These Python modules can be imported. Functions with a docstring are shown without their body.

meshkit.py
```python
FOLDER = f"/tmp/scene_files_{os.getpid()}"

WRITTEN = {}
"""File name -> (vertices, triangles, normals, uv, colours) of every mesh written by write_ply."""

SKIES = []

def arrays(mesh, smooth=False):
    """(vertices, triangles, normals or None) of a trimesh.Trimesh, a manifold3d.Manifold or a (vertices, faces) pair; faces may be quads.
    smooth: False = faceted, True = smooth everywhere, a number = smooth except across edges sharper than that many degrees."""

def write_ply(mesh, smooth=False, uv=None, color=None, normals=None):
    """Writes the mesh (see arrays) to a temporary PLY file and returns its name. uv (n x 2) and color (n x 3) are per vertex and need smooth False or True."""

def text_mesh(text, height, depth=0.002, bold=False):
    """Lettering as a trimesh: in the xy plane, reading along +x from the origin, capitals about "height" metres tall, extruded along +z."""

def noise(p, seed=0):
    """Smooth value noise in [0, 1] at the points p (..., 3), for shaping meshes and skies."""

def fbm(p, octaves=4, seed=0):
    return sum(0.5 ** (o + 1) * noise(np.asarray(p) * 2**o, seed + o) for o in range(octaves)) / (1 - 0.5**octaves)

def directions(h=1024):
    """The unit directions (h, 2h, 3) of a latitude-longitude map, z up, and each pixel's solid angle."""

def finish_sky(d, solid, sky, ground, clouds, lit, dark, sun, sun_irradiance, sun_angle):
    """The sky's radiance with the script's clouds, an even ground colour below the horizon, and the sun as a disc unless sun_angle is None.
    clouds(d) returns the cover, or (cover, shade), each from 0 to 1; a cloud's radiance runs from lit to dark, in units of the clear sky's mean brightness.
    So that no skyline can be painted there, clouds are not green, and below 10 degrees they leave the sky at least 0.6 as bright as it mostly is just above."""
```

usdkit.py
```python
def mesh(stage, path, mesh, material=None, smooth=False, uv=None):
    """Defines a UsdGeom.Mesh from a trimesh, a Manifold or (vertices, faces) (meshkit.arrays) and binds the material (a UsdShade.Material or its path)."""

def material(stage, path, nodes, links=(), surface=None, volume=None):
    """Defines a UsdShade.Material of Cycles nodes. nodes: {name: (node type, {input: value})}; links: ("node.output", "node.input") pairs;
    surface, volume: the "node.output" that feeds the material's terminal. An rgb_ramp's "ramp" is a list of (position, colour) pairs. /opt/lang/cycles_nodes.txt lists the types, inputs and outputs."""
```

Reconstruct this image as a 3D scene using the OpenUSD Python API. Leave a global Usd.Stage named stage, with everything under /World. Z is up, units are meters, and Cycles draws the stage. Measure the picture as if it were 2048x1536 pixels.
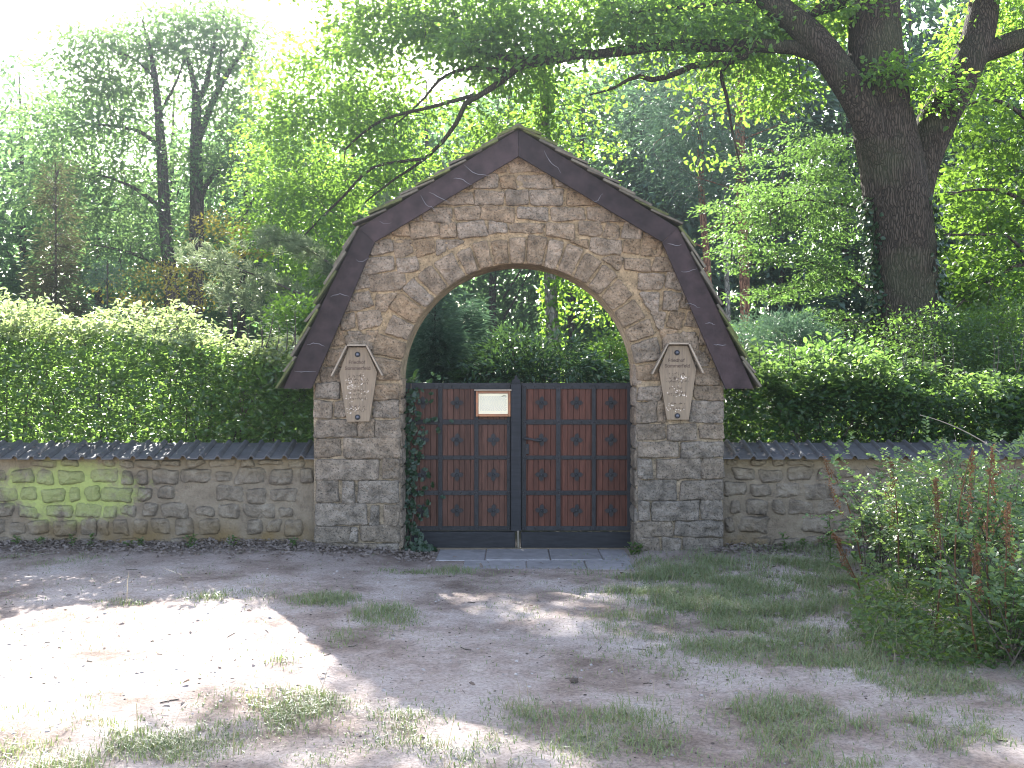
import math, random
import numpy as np
import trimesh, shapely
from shapely.geometry import Polygon, Point, box as sbox, MultiPolygon
from shapely import affinity
from scipy.spatial import cKDTree
import manifold3d as m3
import usdkit, meshkit
from pxr import Usd, UsdGeom, UsdLux, UsdShade, Gf, Sdf

random.seed(7)
PI = math.pi
stage = Usd.Stage.CreateInMemory()
UsdGeom.SetStageUpAxis(stage, 'Z'); UsdGeom.SetStageMetersPerUnit(stage, 1.0)
UsdGeom.Xform.Define(stage, '/World')

# ------------------------------------------------------------------ camera, sky, sun, exposure
F, CX, CY, CZ, HOR = 2100.0, -0.068, -11.05, 1.78, 762.0
cam = UsdGeom.Camera.Define(stage, '/World/camera')
cam.CreateHorizontalApertureAttr(36.0); cam.CreateVerticalApertureAttr(27.0)
cam.CreateFocalLengthAttr(36.0 * F / 2048)
cam.CreateClippingRangeAttr(Gf.Vec2f(0.05, 2000))
cam.AddTranslateOp().Set(Gf.Vec3d(CX, CY, CZ))
cam.AddRotateXYZOp().Set(Gf.Vec3f(90 - math.degrees(math.atan((768 - HOR) / F)), 0, 0))
cam.CreateExposureAttr(2.78)

SUN = np.array([-0.30, 1.5, 1.0]); SUN /= np.linalg.norm(SUN)
dome = UsdLux.DomeLight.Define(stage, '/World/sky')
dome.CreateIntensityAttr(1.0)
skym = usdkit.material(stage, '/World/Looks/sky', {
    's': ('sky_texture', {'sky_type': 'single_scattering', 'sun_disc': False, 'sun_elevation': math.asin(SUN[2]),
                          'sun_rotation': math.atan2(SUN[0], SUN[1]), 'aerosol_density': 2.0, 'air_density': 1.0}),
    'h': ('hsv', {'saturation': 0.78}),
    'b': ('background_shader', {'strength': 0.105})}, [('s.color', 'h.color'), ('h.color', 'b.color')], surface='b.background')
UsdShade.MaterialBindingAPI.Apply(dome.GetPrim()).Bind(skym)
dome.GetPrim().SetCustomDataByKey('kind', 'structure')
sun = UsdLux.DistantLight.Define(stage, '/World/sun')
sun.CreateIntensityAttr(1.25); sun.CreateAngleAttr(0.53); sun.CreateColorAttr(Gf.Vec3f(1.0, 0.97, 0.91))
sun.CreateNormalizeAttr(True)
_x = np.cross([0, 0, 1.0], SUN); _x /= np.linalg.norm(_x); _y = np.cross(SUN, _x)
M = np.eye(4); M[0, :3], M[1, :3], M[2, :3] = _x, _y, SUN
sun.AddTransformOp().Set(Gf.Matrix4d(*M.ravel().tolist()))

# ------------------------------------------------------------------ helpers
counts = {}
def path_for(name, parent):
    base = parent + '/' + name
    k = counts.get(base, 0); counts[base] = k + 1
    return base if k == 0 else f'{base}_{k:03d}'
def tag(p, label=None, cat=None, group=None, kind=None):
    for k, v in (('label', label), ('category', cat), ('group', group), ('kind', kind)):
        if v: p.SetCustomDataByKey(k, v)
    return p
def thing(name, label, cat, loc=None, rz=0, group=None, kind=None):
    x = UsdGeom.Xform.Define(stage, path_for(name, '/World'))
    if loc is not None:
        x.AddTranslateOp().Set(Gf.Vec3d(*map(float, loc)))
        if rz: x.AddRotateZOp().Set(float(rz))
    tag(x.GetPrim(), label, cat, group, kind)
    return str(x.GetPath())
def part(parent, name, mesh, mat, smooth=False, label=None, kind=None):
    m = usdkit.mesh(stage, path_for(name, parent), mesh, MAT[mat], smooth)
    tag(m.GetPrim(), label, None, None, kind)
    return str(m.GetPath())
def top(name, mesh, mat, label, cat=None, group=None, kind=None, smooth=False):
    m = usdkit.mesh(stage, path_for(name, '/World'), mesh, MAT[mat], smooth)
    tag(m.GetPrim(), label, cat, group, kind)
    return str(m.GetPath())
def copy(src, name, loc, rz, label, cat, group):
    x = UsdGeom.Xform.Define(stage, path_for(name, '/World'))
    x.GetPrim().GetReferences().AddInternalReference(src)
    x.ClearXformOpOrder()
    x.AddTranslateOp().Set(Gf.Vec3d(*map(float, loc))); x.AddRotateZOp().Set(float(rz))
    x.GetPrim().SetInstanceable(True)
    tag(x.GetPrim(), label, cat, group)
def P(px, py, Y):
    d = Y - CY
    return np.array([CX + (px - 1024) * d / F, Y, CZ - (py - HOR) * d / F])
def PX(px, Y): return CX + (px - 1024) * (Y - CY) / F
def PZ(py, Y): return CZ - (py - HOR) * (Y - CY) / F
def G(px, py, z=0.0):
    d = (CZ - z) * F / (py - HOR)
    return np.array([CX + (px - 1024) * d / F, CY + d, z])
def cat_(ms):
    ms = [m if isinstance(m, tuple) else (np.asarray(m.vertices), np.asarray(m.faces)) for m in ms]
    n = 0; V = []; Fc = []
    for v, f in ms:
        V.append(v); Fc.append(np.asarray(f) + n); n += len(v)
    return np.vstack(V), np.vstack(Fc)
def bx(x0, x1, y0, y1, z0, z1):
    m = trimesh.creation.box([x1 - x0, y1 - y0, z1 - z0]); m.apply_translation([(x0 + x1) / 2, (y0 + y1) / 2, (z0 + z1) / 2]); return m
def cbx(x0, x1, y0, y1, z0, z1, c=0.004):
    """box with chamfered edges (24 corner points hull)"""
    pts = []
    lo, hi = np.array([x0, y0, z0]), np.array([x1, y1, z1])
    for k in np.ndindex(2, 2, 2):
        p = np.where(np.array(k) == 1, hi, lo); s = np.where(np.array(k) == 1, -1, 1)
        for a in range(3):
            q = p.copy(); 
            for b in range(3):
                if b != a: q[b] += s[b] * c
            pts.append(q)
    return trimesh.convex.convex_hull(np.array(pts))
def tube(p, r, sides=6, cap=True, rough=0, seed=0):
    p = np.asarray(p, float); r = np.broadcast_to(np.asarray(r, float), (len(p),))
    t = np.gradient(p, axis=0); t /= np.linalg.norm(t, axis=1, keepdims=True) + 1e-12
    ref = np.array([0.31, 0.22, 0.92]) if abs(t[:, 2]).mean() < 0.7 else np.array([1.0, 0.2, 0.1])
    a = np.cross(t, ref); a /= np.linalg.norm(a, axis=1, keepdims=True) + 1e-12
    b = np.cross(t, a); ang = np.arange(sides) * 2 * PI / sides
    dirs = np.cos(ang)[None, :, None] * a[:, None] + np.sin(ang)[None, :, None] * b[:, None]
    v = p[:, None] + r[:, None, None] * dirs
    if rough:
        n = meshkit.fbm(v * np.array([1, 1, 0.4]) * (0.8 / max(r.mean(), 0.05)) + seed * 7.3, 3, seed) - 0.5
        v = v + dirs * (n * rough * r[:, None])[..., None]
    i, j = np.meshgrid(np.arange(len(p) - 1), np.arange(sides), indexing='ij')
    q = np.stack([i * sides + j, i * sides + (j + 1) % sides, (i + 1) * sides + (j + 1) % sides, (i + 1) * sides + j], -1).reshape(-1, 4)
    f = np.vstack([q[:, [0, 1, 2]], q[:, [0, 2, 3]]])[:, ::-1]
    v = v.reshape(-1, 3)
    if cap:
        n0 = len(v); v = np.vstack([v, p[:1], p[-1:]])
        jj = np.arange(sides); e = (len(p) - 1) * sides
        f = np.vstack([f, np.stack([np.full(sides, n0), jj, (jj + 1) % sides], 1)[:, ::-1][:, ::-1], np.stack([np.full(sides, n0 + 1), e + (jj + 1) % sides, e + jj], 1)])
    return v, f
def spline(pts, n):
    from scipy.interpolate import CubicSpline, PchipInterpolator
    pts = np.asarray(pts, float); d = np.r_[0, np.cumsum(np.linalg.norm(np.diff(pts[:, :3], axis=0), axis=1))]
    return PchipInterpolator(d, pts)(np.linspace(0, d[-1], n)) if len(pts) > 2 else pts[0] + (pts[-1] - pts[0]) * np.linspace(0, 1, n)[:, None]
def extr(poly, y0, y1):
    """extrude an (x,z) polygon between two depths y0 (front) and y1"""
    m = trimesh.creation.extrude_polygon(poly, y1 - y0, engine='earcut')
    v = np.array(m.vertices); v = np.stack([v[:, 0], y1 - v[:, 2], v[:, 1]], 1)
    return v, np.array(m.faces)
def unit(v): return v / (np.linalg.norm(v, axis=-1, keepdims=True) + 1e-12)

LEAF = {  # (along, across, up) and triangles
    2: (np.array([[0, 0, 0], [.45, .5, .10], [.45, -.5, .10], [1, 0, 0]]), np.array([[0, 2, 3], [0, 3, 1]])),
    4: (np.array([[0, 0, 0], [.3, .46, .09], [.3, -.46, .09], [.72, .36, .07], [.72, -.36, .07], [1, 0, -.06], [.5, 0, 0]]),
        np.array([[0, 2, 6], [0, 6, 1], [2, 4, 6], [6, 3, 1], [4, 5, 6], [6, 5, 3]])),
    8: (np.array([[0, 0, 0], [.22, .20, .03], [.22, -.20, .03], [.40, .46, .10], [.40, -.46, .10], [.52, .22, .03], [.52, -.22, .03], [.74, .44, .06], [.74, -.44, .06], [1, .1, -.05], [1, -.1, -.05]]),
        np.array([[0, 2, 1], [1, 2, 6], [1, 6, 5], [1, 5, 3], [2, 4, 6], [5, 6, 8], [5, 8, 7], [7, 8, 10], [7, 10, 9]]))}
def leaf_mesh(pos, d, nrm, L, W, kind=2):
    pos, d, nrm = np.asarray(pos), unit(np.asarray(d)), np.asarray(nrm)
    s = unit(np.cross(nrm, d)); n = np.cross(d, s)
    tv, tf = LEAF[kind]
    L = np.broadcast_to(L, (len(pos),)); W = np.broadcast_to(W, (len(pos),))
    v = pos[:, None] + tv[None, :, 0, None] * (d * L[:, None])[:, None] + tv[None, :, 1, None] * (s * W[:, None])[:, None] + tv[None, :, 2, None] * (n * L[:, None])[:, None]
    f = tf[None] + (np.arange(len(pos)) * len(tv))[:, None, None]
    return v.reshape(-1, 3), f.reshape(-1, 3)
def rdir(rng, n, flat=1.0):
    v = rng.normal(size=(n, 3)); v[:, 2] *= flat
    return unit(v)

# ------------------------------------------------------------------ materials
MAT = {}
def mat(name, nodes, links, surface='p.BSDF', volume=None):
    MAT[name] = usdkit.material(stage, '/World/Looks/' + name, nodes, links, surface=surface, volume=volume)
def plain(name, col, rough=0.7, var=0.25, scale=8, bump=0.2, bscale=60, spec=0.5, metallic=0.0, stretch=(1, 1, 1), bdist=0.004):
    c = np.array(col)
    mat(name, {'g': ('geometry', {}), 'm': ('mapping', {'scale': stretch}),
        'n': ('noise_texture', {'scale': scale, 'detail': 6, 'roughness': 0.6}),
        'r': ('rgb_ramp', {'ramp': [(0.25, tuple(c * (1 - var))), (0.5, tuple(c)), (0.75, tuple(np.minimum(c * (1 + var), 1)))]}),
        'o': ('object_info', {}), 'mr': ('map_range', {'to_min': 1 - 0.5 * var, 'to_max': 1 + 0.5 * var}), 'hs': ('hsv', {}),
        'b': ('noise_texture', {'scale': bscale, 'detail': 5, 'roughness': 0.6}), 'bp': ('bump', {'strength': bump, 'distance': bdist}),
        'p': ('principled_bsdf', {'roughness': rough, 'specular_ior_level': spec, 'metallic': metallic})},
        [('g.position', 'm.vector'), ('m.vector', 'n.vector'), ('m.vector', 'b.vector'), ('n.fac', 'r.fac'), ('r.color', 'hs.color'), ('o.random', 'mr.value'), ('mr.result', 'hs.value'),
         ('hs.color', 'p.base_color'), ('b.fac', 'bp.height'), ('bp.normal', 'p.normal')])
def leafmat(name, col, trans, rough=0.42, mixf=0.5, var=0.35, hue=0.03, spec=0.5):
    mat(name, {'g': ('geometry', {}), 'mv': ('map_range', {'to_min': 1 - var, 'to_max': 1 + var}), 'w': ('white_noise_texture', {'dimensions': '1D'}),
        'mh': ('map_range', {'to_min': 0.5 - hue, 'to_max': 0.5 + hue}),
        'h1': ('hsv', {'color': col}), 'h2': ('hsv', {'color': trans}),
        'p': ('principled_bsdf', {'roughness': rough, 'specular_ior_level': spec}), 't': ('translucent_bsdf', {}), 'mx': ('mix_closure', {'fac': mixf})},
        [('g.random_per_island', 'mv.value'), ('g.random_per_island', 'w.w'), ('w.value', 'mh.value'), ('mv.result', 'h1.value'), ('mv.result', 'h2.value'), ('mh.result', 'h1.hue'), ('mh.result', 'h2.hue'),
         ('h1.color', 'p.base_color'), ('h2.color', 't.color'), ('p.BSDF', 'mx.closure1'), ('t.BSDF', 'mx.closure2')], surface='mx.closure')
def stonemat(name, warm, cool, zr, dark=0.55, pit=1.0):
    mat(name, {'g': ('geometry', {}), 'xyz': ('separate_xyz', {}), 'n0': ('noise_texture', {'scale': 1.3, 'detail': 4}),
        'a': ('math', {'math_type': 'multiply_add', 'value2': 1.6, 'value3': -0.8}), 'ad': ('math', {'math_type': 'add'}),
        'mz': ('map_range', {'from_min': zr[0], 'from_max': zr[1], 'clamp': True}),
        'mc': ('mix_color', {'a': cool, 'b': warm}),
        'n1': ('noise_texture', {'scale': 9, 'detail': 8, 'roughness': 0.68}), 'r1': ('rgb_ramp', {'ramp': [(0.3, (dark * .8,) * 3), (0.5, (0.95,) * 3), (0.70, (1.5,) * 3)]}),
        'ml': ('mix_color', {'blend_type': 'multiply', 'fac': 1.0}),
        'n2': ('noise_texture', {'scale': 55, 'detail': 5, 'roughness': 0.7}), 'r2': ('rgb_ramp', {'ramp': [(0.35, (0.22,) * 3), (0.46, (0.95,) * 3), (0.62, (1.05,) * 3), (0.74, (1.9,) * 3)]}),
        'm2': ('mix_color', {'blend_type': 'multiply', 'fac': 0.95}),
        'o': ('object_info', {}), 'mr': ('map_range', {'to_min': 0.85, 'to_max': 1.13}), 'mh': ('map_range', {'to_min': 0.49, 'to_max': 0.51}), 'ms': ('map_range', {'to_min': 0.8, 'to_max': 1.15}), 'w': ('white_noise_texture', {'dimensions': '1D'}), 'hs': ('hsv', {}),
        'b1': ('noise_texture', {'scale': 30, 'detail': 8, 'roughness': 0.75}), 'v': ('voronoi_texture', {'scale': 38, 'randomness': 1.0}), 'vr': ('map_range', {'from_min': 0.0, 'from_max': 0.35, 'clamp': True}),
        'bm': ('math', {'math_type': 'multiply'}), 'bp': ('bump', {'strength': pit, 'distance': 0.025}),
        'p': ('principled_bsdf', {'roughness': 0.9, 'specular_ior_level': 0.25})},
        [('g.position', 'xyz.vector'), ('g.position', 'n0.vector'), ('n0.fac', 'a.value1'), ('xyz.z', 'ad.value1'), ('a.value', 'ad.value2'), ('ad.value', 'mz.value'), ('mz.result', 'mc.fac'),
         ('g.position', 'n1.vector'), ('n1.fac', 'r1.fac'), ('mc.result', 'ml.a'), ('r1.color', 'ml.b'), ('g.position', 'n2.vector'), ('n2.fac', 'r2.fac'), ('ml.result', 'm2.a'), ('r2.color', 'm2.b'),
         ('m2.result', 'hs.color'), ('o.random', 'mr.value'), ('mr.result', 'hs.value'), ('o.random', 'w.w'), ('w.value', 'ms.value'), ('ms.result', 'hs.saturation'), ('hs.color', 'p.base_color'),
         ('g.position', 'b1.vector'), ('g.position', 'v.vector'), ('v.distance', 'vr.value'), ('b1.fac', 'bm.value1'), ('vr.result', 'bm.value2'), ('bm.value', 'bp.height'), ('bp.normal', 'p.normal')])
stonemat('pier_stone', (0.215, 0.153, 0.104), (0.16, 0.13, 0.105), (0.7, 2.4))
stonemat('mortar', (0.255, 0.178, 0.105), (0.21, 0.165, 0.118), (0.7, 2.4), dark=0.7, pit=0.6)
# the render of the low wall: beige mortar with algae, rust and dirt stains, browner towards the top
def wallmat(name, ramp, alg, bd):
  mat(name, {'g': ('geometry', {}), 'n1': ('noise_texture', {'scale': 6.0, 'detail': 9, 'roughness': 0.74}),
      'r1': ('rgb_ramp', {'ramp': ramp}),
      'xyz': ('separate_xyz', {}), 'dx': ('math', {'math_type': 'subtract', 'value2': -4.75}), 'dx2': ('math', {'math_type': 'divide', 'value2': 0.72}), 'dx3': ('math', {'math_type': 'power', 'value2': 2.0}), 'ax': ('math', {'math_type': 'absolute'}),
      'dz': ('math', {'math_type': 'subtract', 'value2': 0.62}), 'dz2': ('math', {'math_type': 'divide', 'value2': 0.34}), 'az': ('math', {'math_type': 'absolute'}), 'dz3': ('math', {'math_type': 'power', 'value2': 2.0}),
      'sm': ('math', {'math_type': 'add'}), 'na': ('noise_texture', {'scale': 5, 'detail': 6, 'roughness': 0.7}), 'nb': ('math', {'math_type': 'multiply_add', 'value2': 4.2, 'value3': -2.1}), 'sn': ('math', {'math_type': 'add'}),
      'ma': ('map_range', {'from_min': 1.3, 'from_max': 0.35, 'to_min': 0.0, 'to_max': alg, 'clamp': True}), 'alg': ('mix_color', {'b': (0.30, 0.35, 0.10)}),
      'zl': ('map_range', {'from_min': 0.34, 'from_max': 0.14, 'clamp': True}), 'nl': ('noise_texture', {'scale': 2.3, 'detail': 4}), 'rl': ('rgb_ramp', {'ramp': [(0.42, (0, 0, 0)), (0.6, (1, 1, 1))]}), 'ml': ('math', {'math_type': 'multiply'}), 'rust': ('mix_color', {'b': (0.13, 0.09, 0.045)}),
      'zt': ('map_range', {'from_min': 0.74, 'from_max': 0.97, 'clamp': True}), 'mt': ('math', {'math_type': 'multiply', 'value2': 0.65}), 'top_band': ('mix_color', {'b': (0.16, 0.115, 0.055)}),
      'b1': ('noise_texture', {'scale': 24, 'detail': 8, 'roughness': 0.7}), 'bp': ('bump', {'strength': 1.0, 'distance': bd}),
      'p': ('principled_bsdf', {'roughness': 0.92, 'specular_ior_level': 0.2})},
      [('g.position', 'n1.vector'), ('n1.fac', 'r1.fac'), ('g.position', 'xyz.vector'), ('xyz.x', 'dx.value1'), ('dx.value', 'dx2.value1'), ('dx2.value', 'ax.value1'), ('ax.value', 'dx3.value1'),
       ('xyz.z', 'dz.value1'), ('dz.value', 'dz2.value1'), ('dz2.value', 'az.value1'), ('az.value', 'dz3.value1'), ('dx3.value', 'sm.value1'), ('dz3.value', 'sm.value2'),
       ('g.position', 'na.vector'), ('na.fac', 'nb.value1'), ('sm.value', 'sn.value1'), ('nb.value', 'sn.value2'), ('sn.value', 'ma.value'), ('ma.result', 'alg.fac'), ('r1.color', 'alg.a'),
       ('xyz.z', 'zl.value'), ('g.position', 'nl.vector'), ('nl.fac', 'rl.fac'), ('zl.result', 'ml.value1'), ('rl.color', 'ml.value2'), ('ml.value', 'rust.fac'), ('alg.result', 'rust.a'),
       ('xyz.z', 'zt.value'), ('zt.result', 'mt.value1'), ('mt.value', 'top_band.fac'), ('rust.result', 'top_band.a'), ('top_band.result', 'p.base_color'),
       ('g.position', 'b1.vector'), ('b1.fac', 'bp.height'), ('bp.normal', 'p.normal')])
wallmat('wall_mortar', [(0.3, (0.075, 0.058, 0.043)), (0.46, (0.145, 0.115, 0.086)), (0.6, (0.18, 0.146, 0.11)), (0.72, (0.23, 0.19, 0.145))], 0.75, .03)
wallmat('wall_stone', [(0.3, (0.06, 0.049, 0.04)), (0.48, (0.14, 0.113, 0.088)), (0.62, (0.21, 0.175, 0.138))], 0.5, .045)
plain('barge_paint', (0.029, 0.018, 0.019), 0.55, 0.55, 7, 0.6, 30, stretch=(1, 6, 1), spec=0.15)
plain('roof_tile', (0.075, 0.062, 0.045), 0.9, 0.5, 14, 0.6, 50)
plain('moss', (0.07, 0.075, 0.022), 0.95, 0.5, 20, 0.9, 60, bdist=0.01)
plain('wall_tile', (0.058, 0.055, 0.058), 0.75, 0.35, 10, 0.5, 60)
plain('iron', (0.021, 0.020, 0.022), 0.6, 0.3, 12, 0.3, 80, spec=0.15)
plain('dark_board', (0.017, 0.017, 0.020), 0.65, 0.4, 12, 0.3, 50, stretch=(0.4, 1, 3), spec=0.15)
plain('plank_wood', (0.060, 0.022, 0.015), 0.55, 0.4, 7, 0.3, 40, stretch=(6, 6, 0.7), spec=0.15)
plain('plank_wood_dull', (0.055, 0.025, 0.018), 0.6, 0.4, 7, 0.3, 40, stretch=(6, 6, 0.7), spec=0.15)
plain('plaque_wood', (0.17, 0.12, 0.078), 0.7, 0.3, 6, 0.35, 40, stretch=(7, 7, 0.8))
plain('plaque_fresh_wood', (0.34, 0.15, 0.05), 0.6, 0.3, 6, 0.3, 40, stretch=(7, 7, 0.8))
plain('pale_wood', (0.20, 0.155, 0.115), 0.75, 0.25, 8, 0.3, 60, stretch=(1, 1, 1))
plain('frame_wood', (0.22, 0.085, 0.035), 0.5, 0.3, 8, 0.3, 50)
plain('engraving', (0.055, 0.032, 0.022), 0.9, 0.2)
plain('white_fleck', (0.62, 0.52, 0.45), 0.9, 0.3, 30)
plain('paper', (0.80, 0.72, 0.54), 0.7, 0.08, 3, 0.0)
plain('print_ink', (0.46, 0.45, 0.42), 0.8, 0.2)
plain('dark_ink', (0.10, 0.11, 0.07), 0.8, 0.2)
plain('screw_head', (0.10, 0.10, 0.12), 0.35, 0.2, metallic=0.7)
plain('bolt_rod', (0.14, 0.12, 0.10), 0.5, 0.3, metallic=0.4)
plain('cobweb', (0.13, 0.12, 0.13), 0.9, 0.2)
plain('concrete', (0.19, 0.178, 0.182), 0.85, 0.25, 9, 0.4, 90)
plain('threshold_wood', (0.07, 0.052, 0.034), 0.8, 0.4, 9, 0.4, 50)
def bark(name, c0, c1, sc, zs, strength=1.0, dist=0.03, moss=None):
    nodes = {'g': ('geometry', {}), 'm': ('mapping', {'scale': (1, 1, zs)}), 'nz': ('noise_texture', {'scale': 3, 'detail': 3}), 'mm': ('mix_vector', {'fac': 0.12}),
        'v': ('voronoi_texture', {'scale': sc, 'feature': 'distance_to_edge'}), 'vr': ('map_range', {'from_max': 0.28, 'clamp': True}),
        'n': ('noise_texture', {'scale': sc * 2.5, 'detail': 6, 'roughness': 0.7}), 'ad': ('math', {'math_type': 'multiply_add', 'value2': 0.6}), 'r': ('rgb_ramp', {'ramp': [(0.25, c0), (1.0, c1)]}),
        'bp': ('bump', {'strength': strength, 'distance': dist}), 'p': ('principled_bsdf', {'roughness': 0.95, 'specular_ior_level': 0.08})}
    links = [('g.position', 'm.vector'), ('g.position', 'nz.vector'), ('m.vector', 'mm.a'), ('nz.color', 'mm.b'), ('mm.result', 'v.vector'), ('v.distance', 'vr.value'), ('m.vector', 'n.vector'), ('n.fac', 'ad.value1'), ('vr.result', 'ad.value3'),
             ('ad.value', 'r.fac'), ('ad.value', 'bp.height'), ('bp.normal', 'p.normal')]
    if moss:
        nodes['mn'] = ('noise_texture', {'scale': 1.2, 'detail': 4}); nodes['mr'] = ('rgb_ramp', {'ramp': [(0.48, (0, 0, 0)), (0.66, (0.4, 0.4, 0.4))]}); nodes['mc'] = ('mix_color', {'b': moss})
        links += [('g.position', 'mn.vector'), ('mn.fac', 'mr.fac'), ('mr.color', 'mc.fac'), ('r.color', 'mc.a'), ('mc.result', 'p.base_color')]
    else: links += [('r.color', 'p.base_color')]
    mat(name, nodes, links)
bark('oak_bark', (0.012, 0.010, 0.008), (0.062, 0.048, 0.037), 34, 0.14, 1.0, 0.025, (0.05, 0.058, 0.03))
bark('dark_bark', (0.02, 0.016, 0.013), (0.075, 0.06, 0.05), 12, 0.3)
bark('pine_bark', (0.06, 0.032, 0.022), (0.25, 0.125, 0.08), 14, 0.35)
bark('grey_bark', (0.08, 0.07, 0.06), (0.22, 0.2, 0.17), 14, 0.4)
plain('twig', (0.045, 0.034, 0.026), 0.9, 0.3)
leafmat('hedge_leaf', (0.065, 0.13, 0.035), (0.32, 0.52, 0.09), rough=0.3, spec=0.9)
leafmat('sunlit_leaf', (0.12, 0.18, 0.07), (0.56, 0.68, 0.24), rough=0.3, spec=0.9)  # paler copy of hedge_leaf, the sunlight put into its colour
leafmat('sunlit_dark_leaf', (0.06, 0.115, 0.045), (0.28, 0.44, 0.09), rough=0.35)  # paler copy of dark_hedge_leaf, top light put into its colour
leafmat('dark_hedge_leaf', (0.034, 0.078, 0.03), (0.20, 0.34, 0.05))
leafmat('oak_leaf', (0.052, 0.12, 0.03), (0.36, 0.60, 0.07))
leafmat('chestnut_leaf', (0.05, 0.10, 0.04), (0.30, 0.48, 0.14), hue=0.04)
leafmat('yellow_leaf', (0.10, 0.09, 0.02), (0.48, 0.40, 0.05), hue=0.03)
leafmat('maple_leaf', (0.045, 0.11, 0.025), (0.34, 0.56, 0.06))
leafmat('beech_leaf', (0.045, 0.10, 0.038), (0.24, 0.42, 0.08))
leafmat('far_leaf', (0.05, 0.10, 0.055), (0.22, 0.40, 0.14), rough=0.6)
leafmat('needle', (0.065, 0.12, 0.08), (0.19, 0.34, 0.17), mixf=0.25, rough=0.5)
leafmat('pale_needle', (0.12, 0.17, 0.085), (0.6, 0.7, 0.40), mixf=0.5, rough=0.5)
leafmat('brown_needle', (0.075, 0.075, 0.035), (0.15, 0.15, 0.06), mixf=0.3, rough=0.6)
leafmat('rhodo_leaf', (0.045, 0.10, 0.045), (0.14, 0.26, 0.05), mixf=0.2, rough=0.28)
leafmat('ivy_leaf', (0.022, 0.06, 0.022), (0.10, 0.19, 0.03), mixf=0.25, rough=0.35)
leafmat('berry_leaf', (0.085, 0.155, 0.075), (0.38, 0.55, 0.13))
leafmat('dock_leaf', (0.085, 0.15, 0.05), (0.25, 0.36, 0.05))
leafmat('seed', (0.27, 0.13, 0.065), (0.45, 0.2, 0.08), mixf=0.3, var=0.5, rough=0.8)
leafmat('grass', (0.22, 0.27, 0.13), (0.34, 0.42, 0.13), mixf=0.3, hue=0.035, rough=0.5)
leafmat('dry_grass', (0.38, 0.32, 0.20), (0.40, 0.33, 0.18), mixf=0.25, rough=0.7)
leafmat('litter_leaf', (0.36, 0.285, 0.255), (0.2, 0.13, 0.08), mixf=0.1, var=0.55, rough=0.7)
plain('pebble', (0.26, 0.235, 0.225), 0.85, 0.5, 40, 0.2)
plain('clod', (0.07, 0.05, 0.04), 0.95, 0.4, 40, 0.4)
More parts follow.
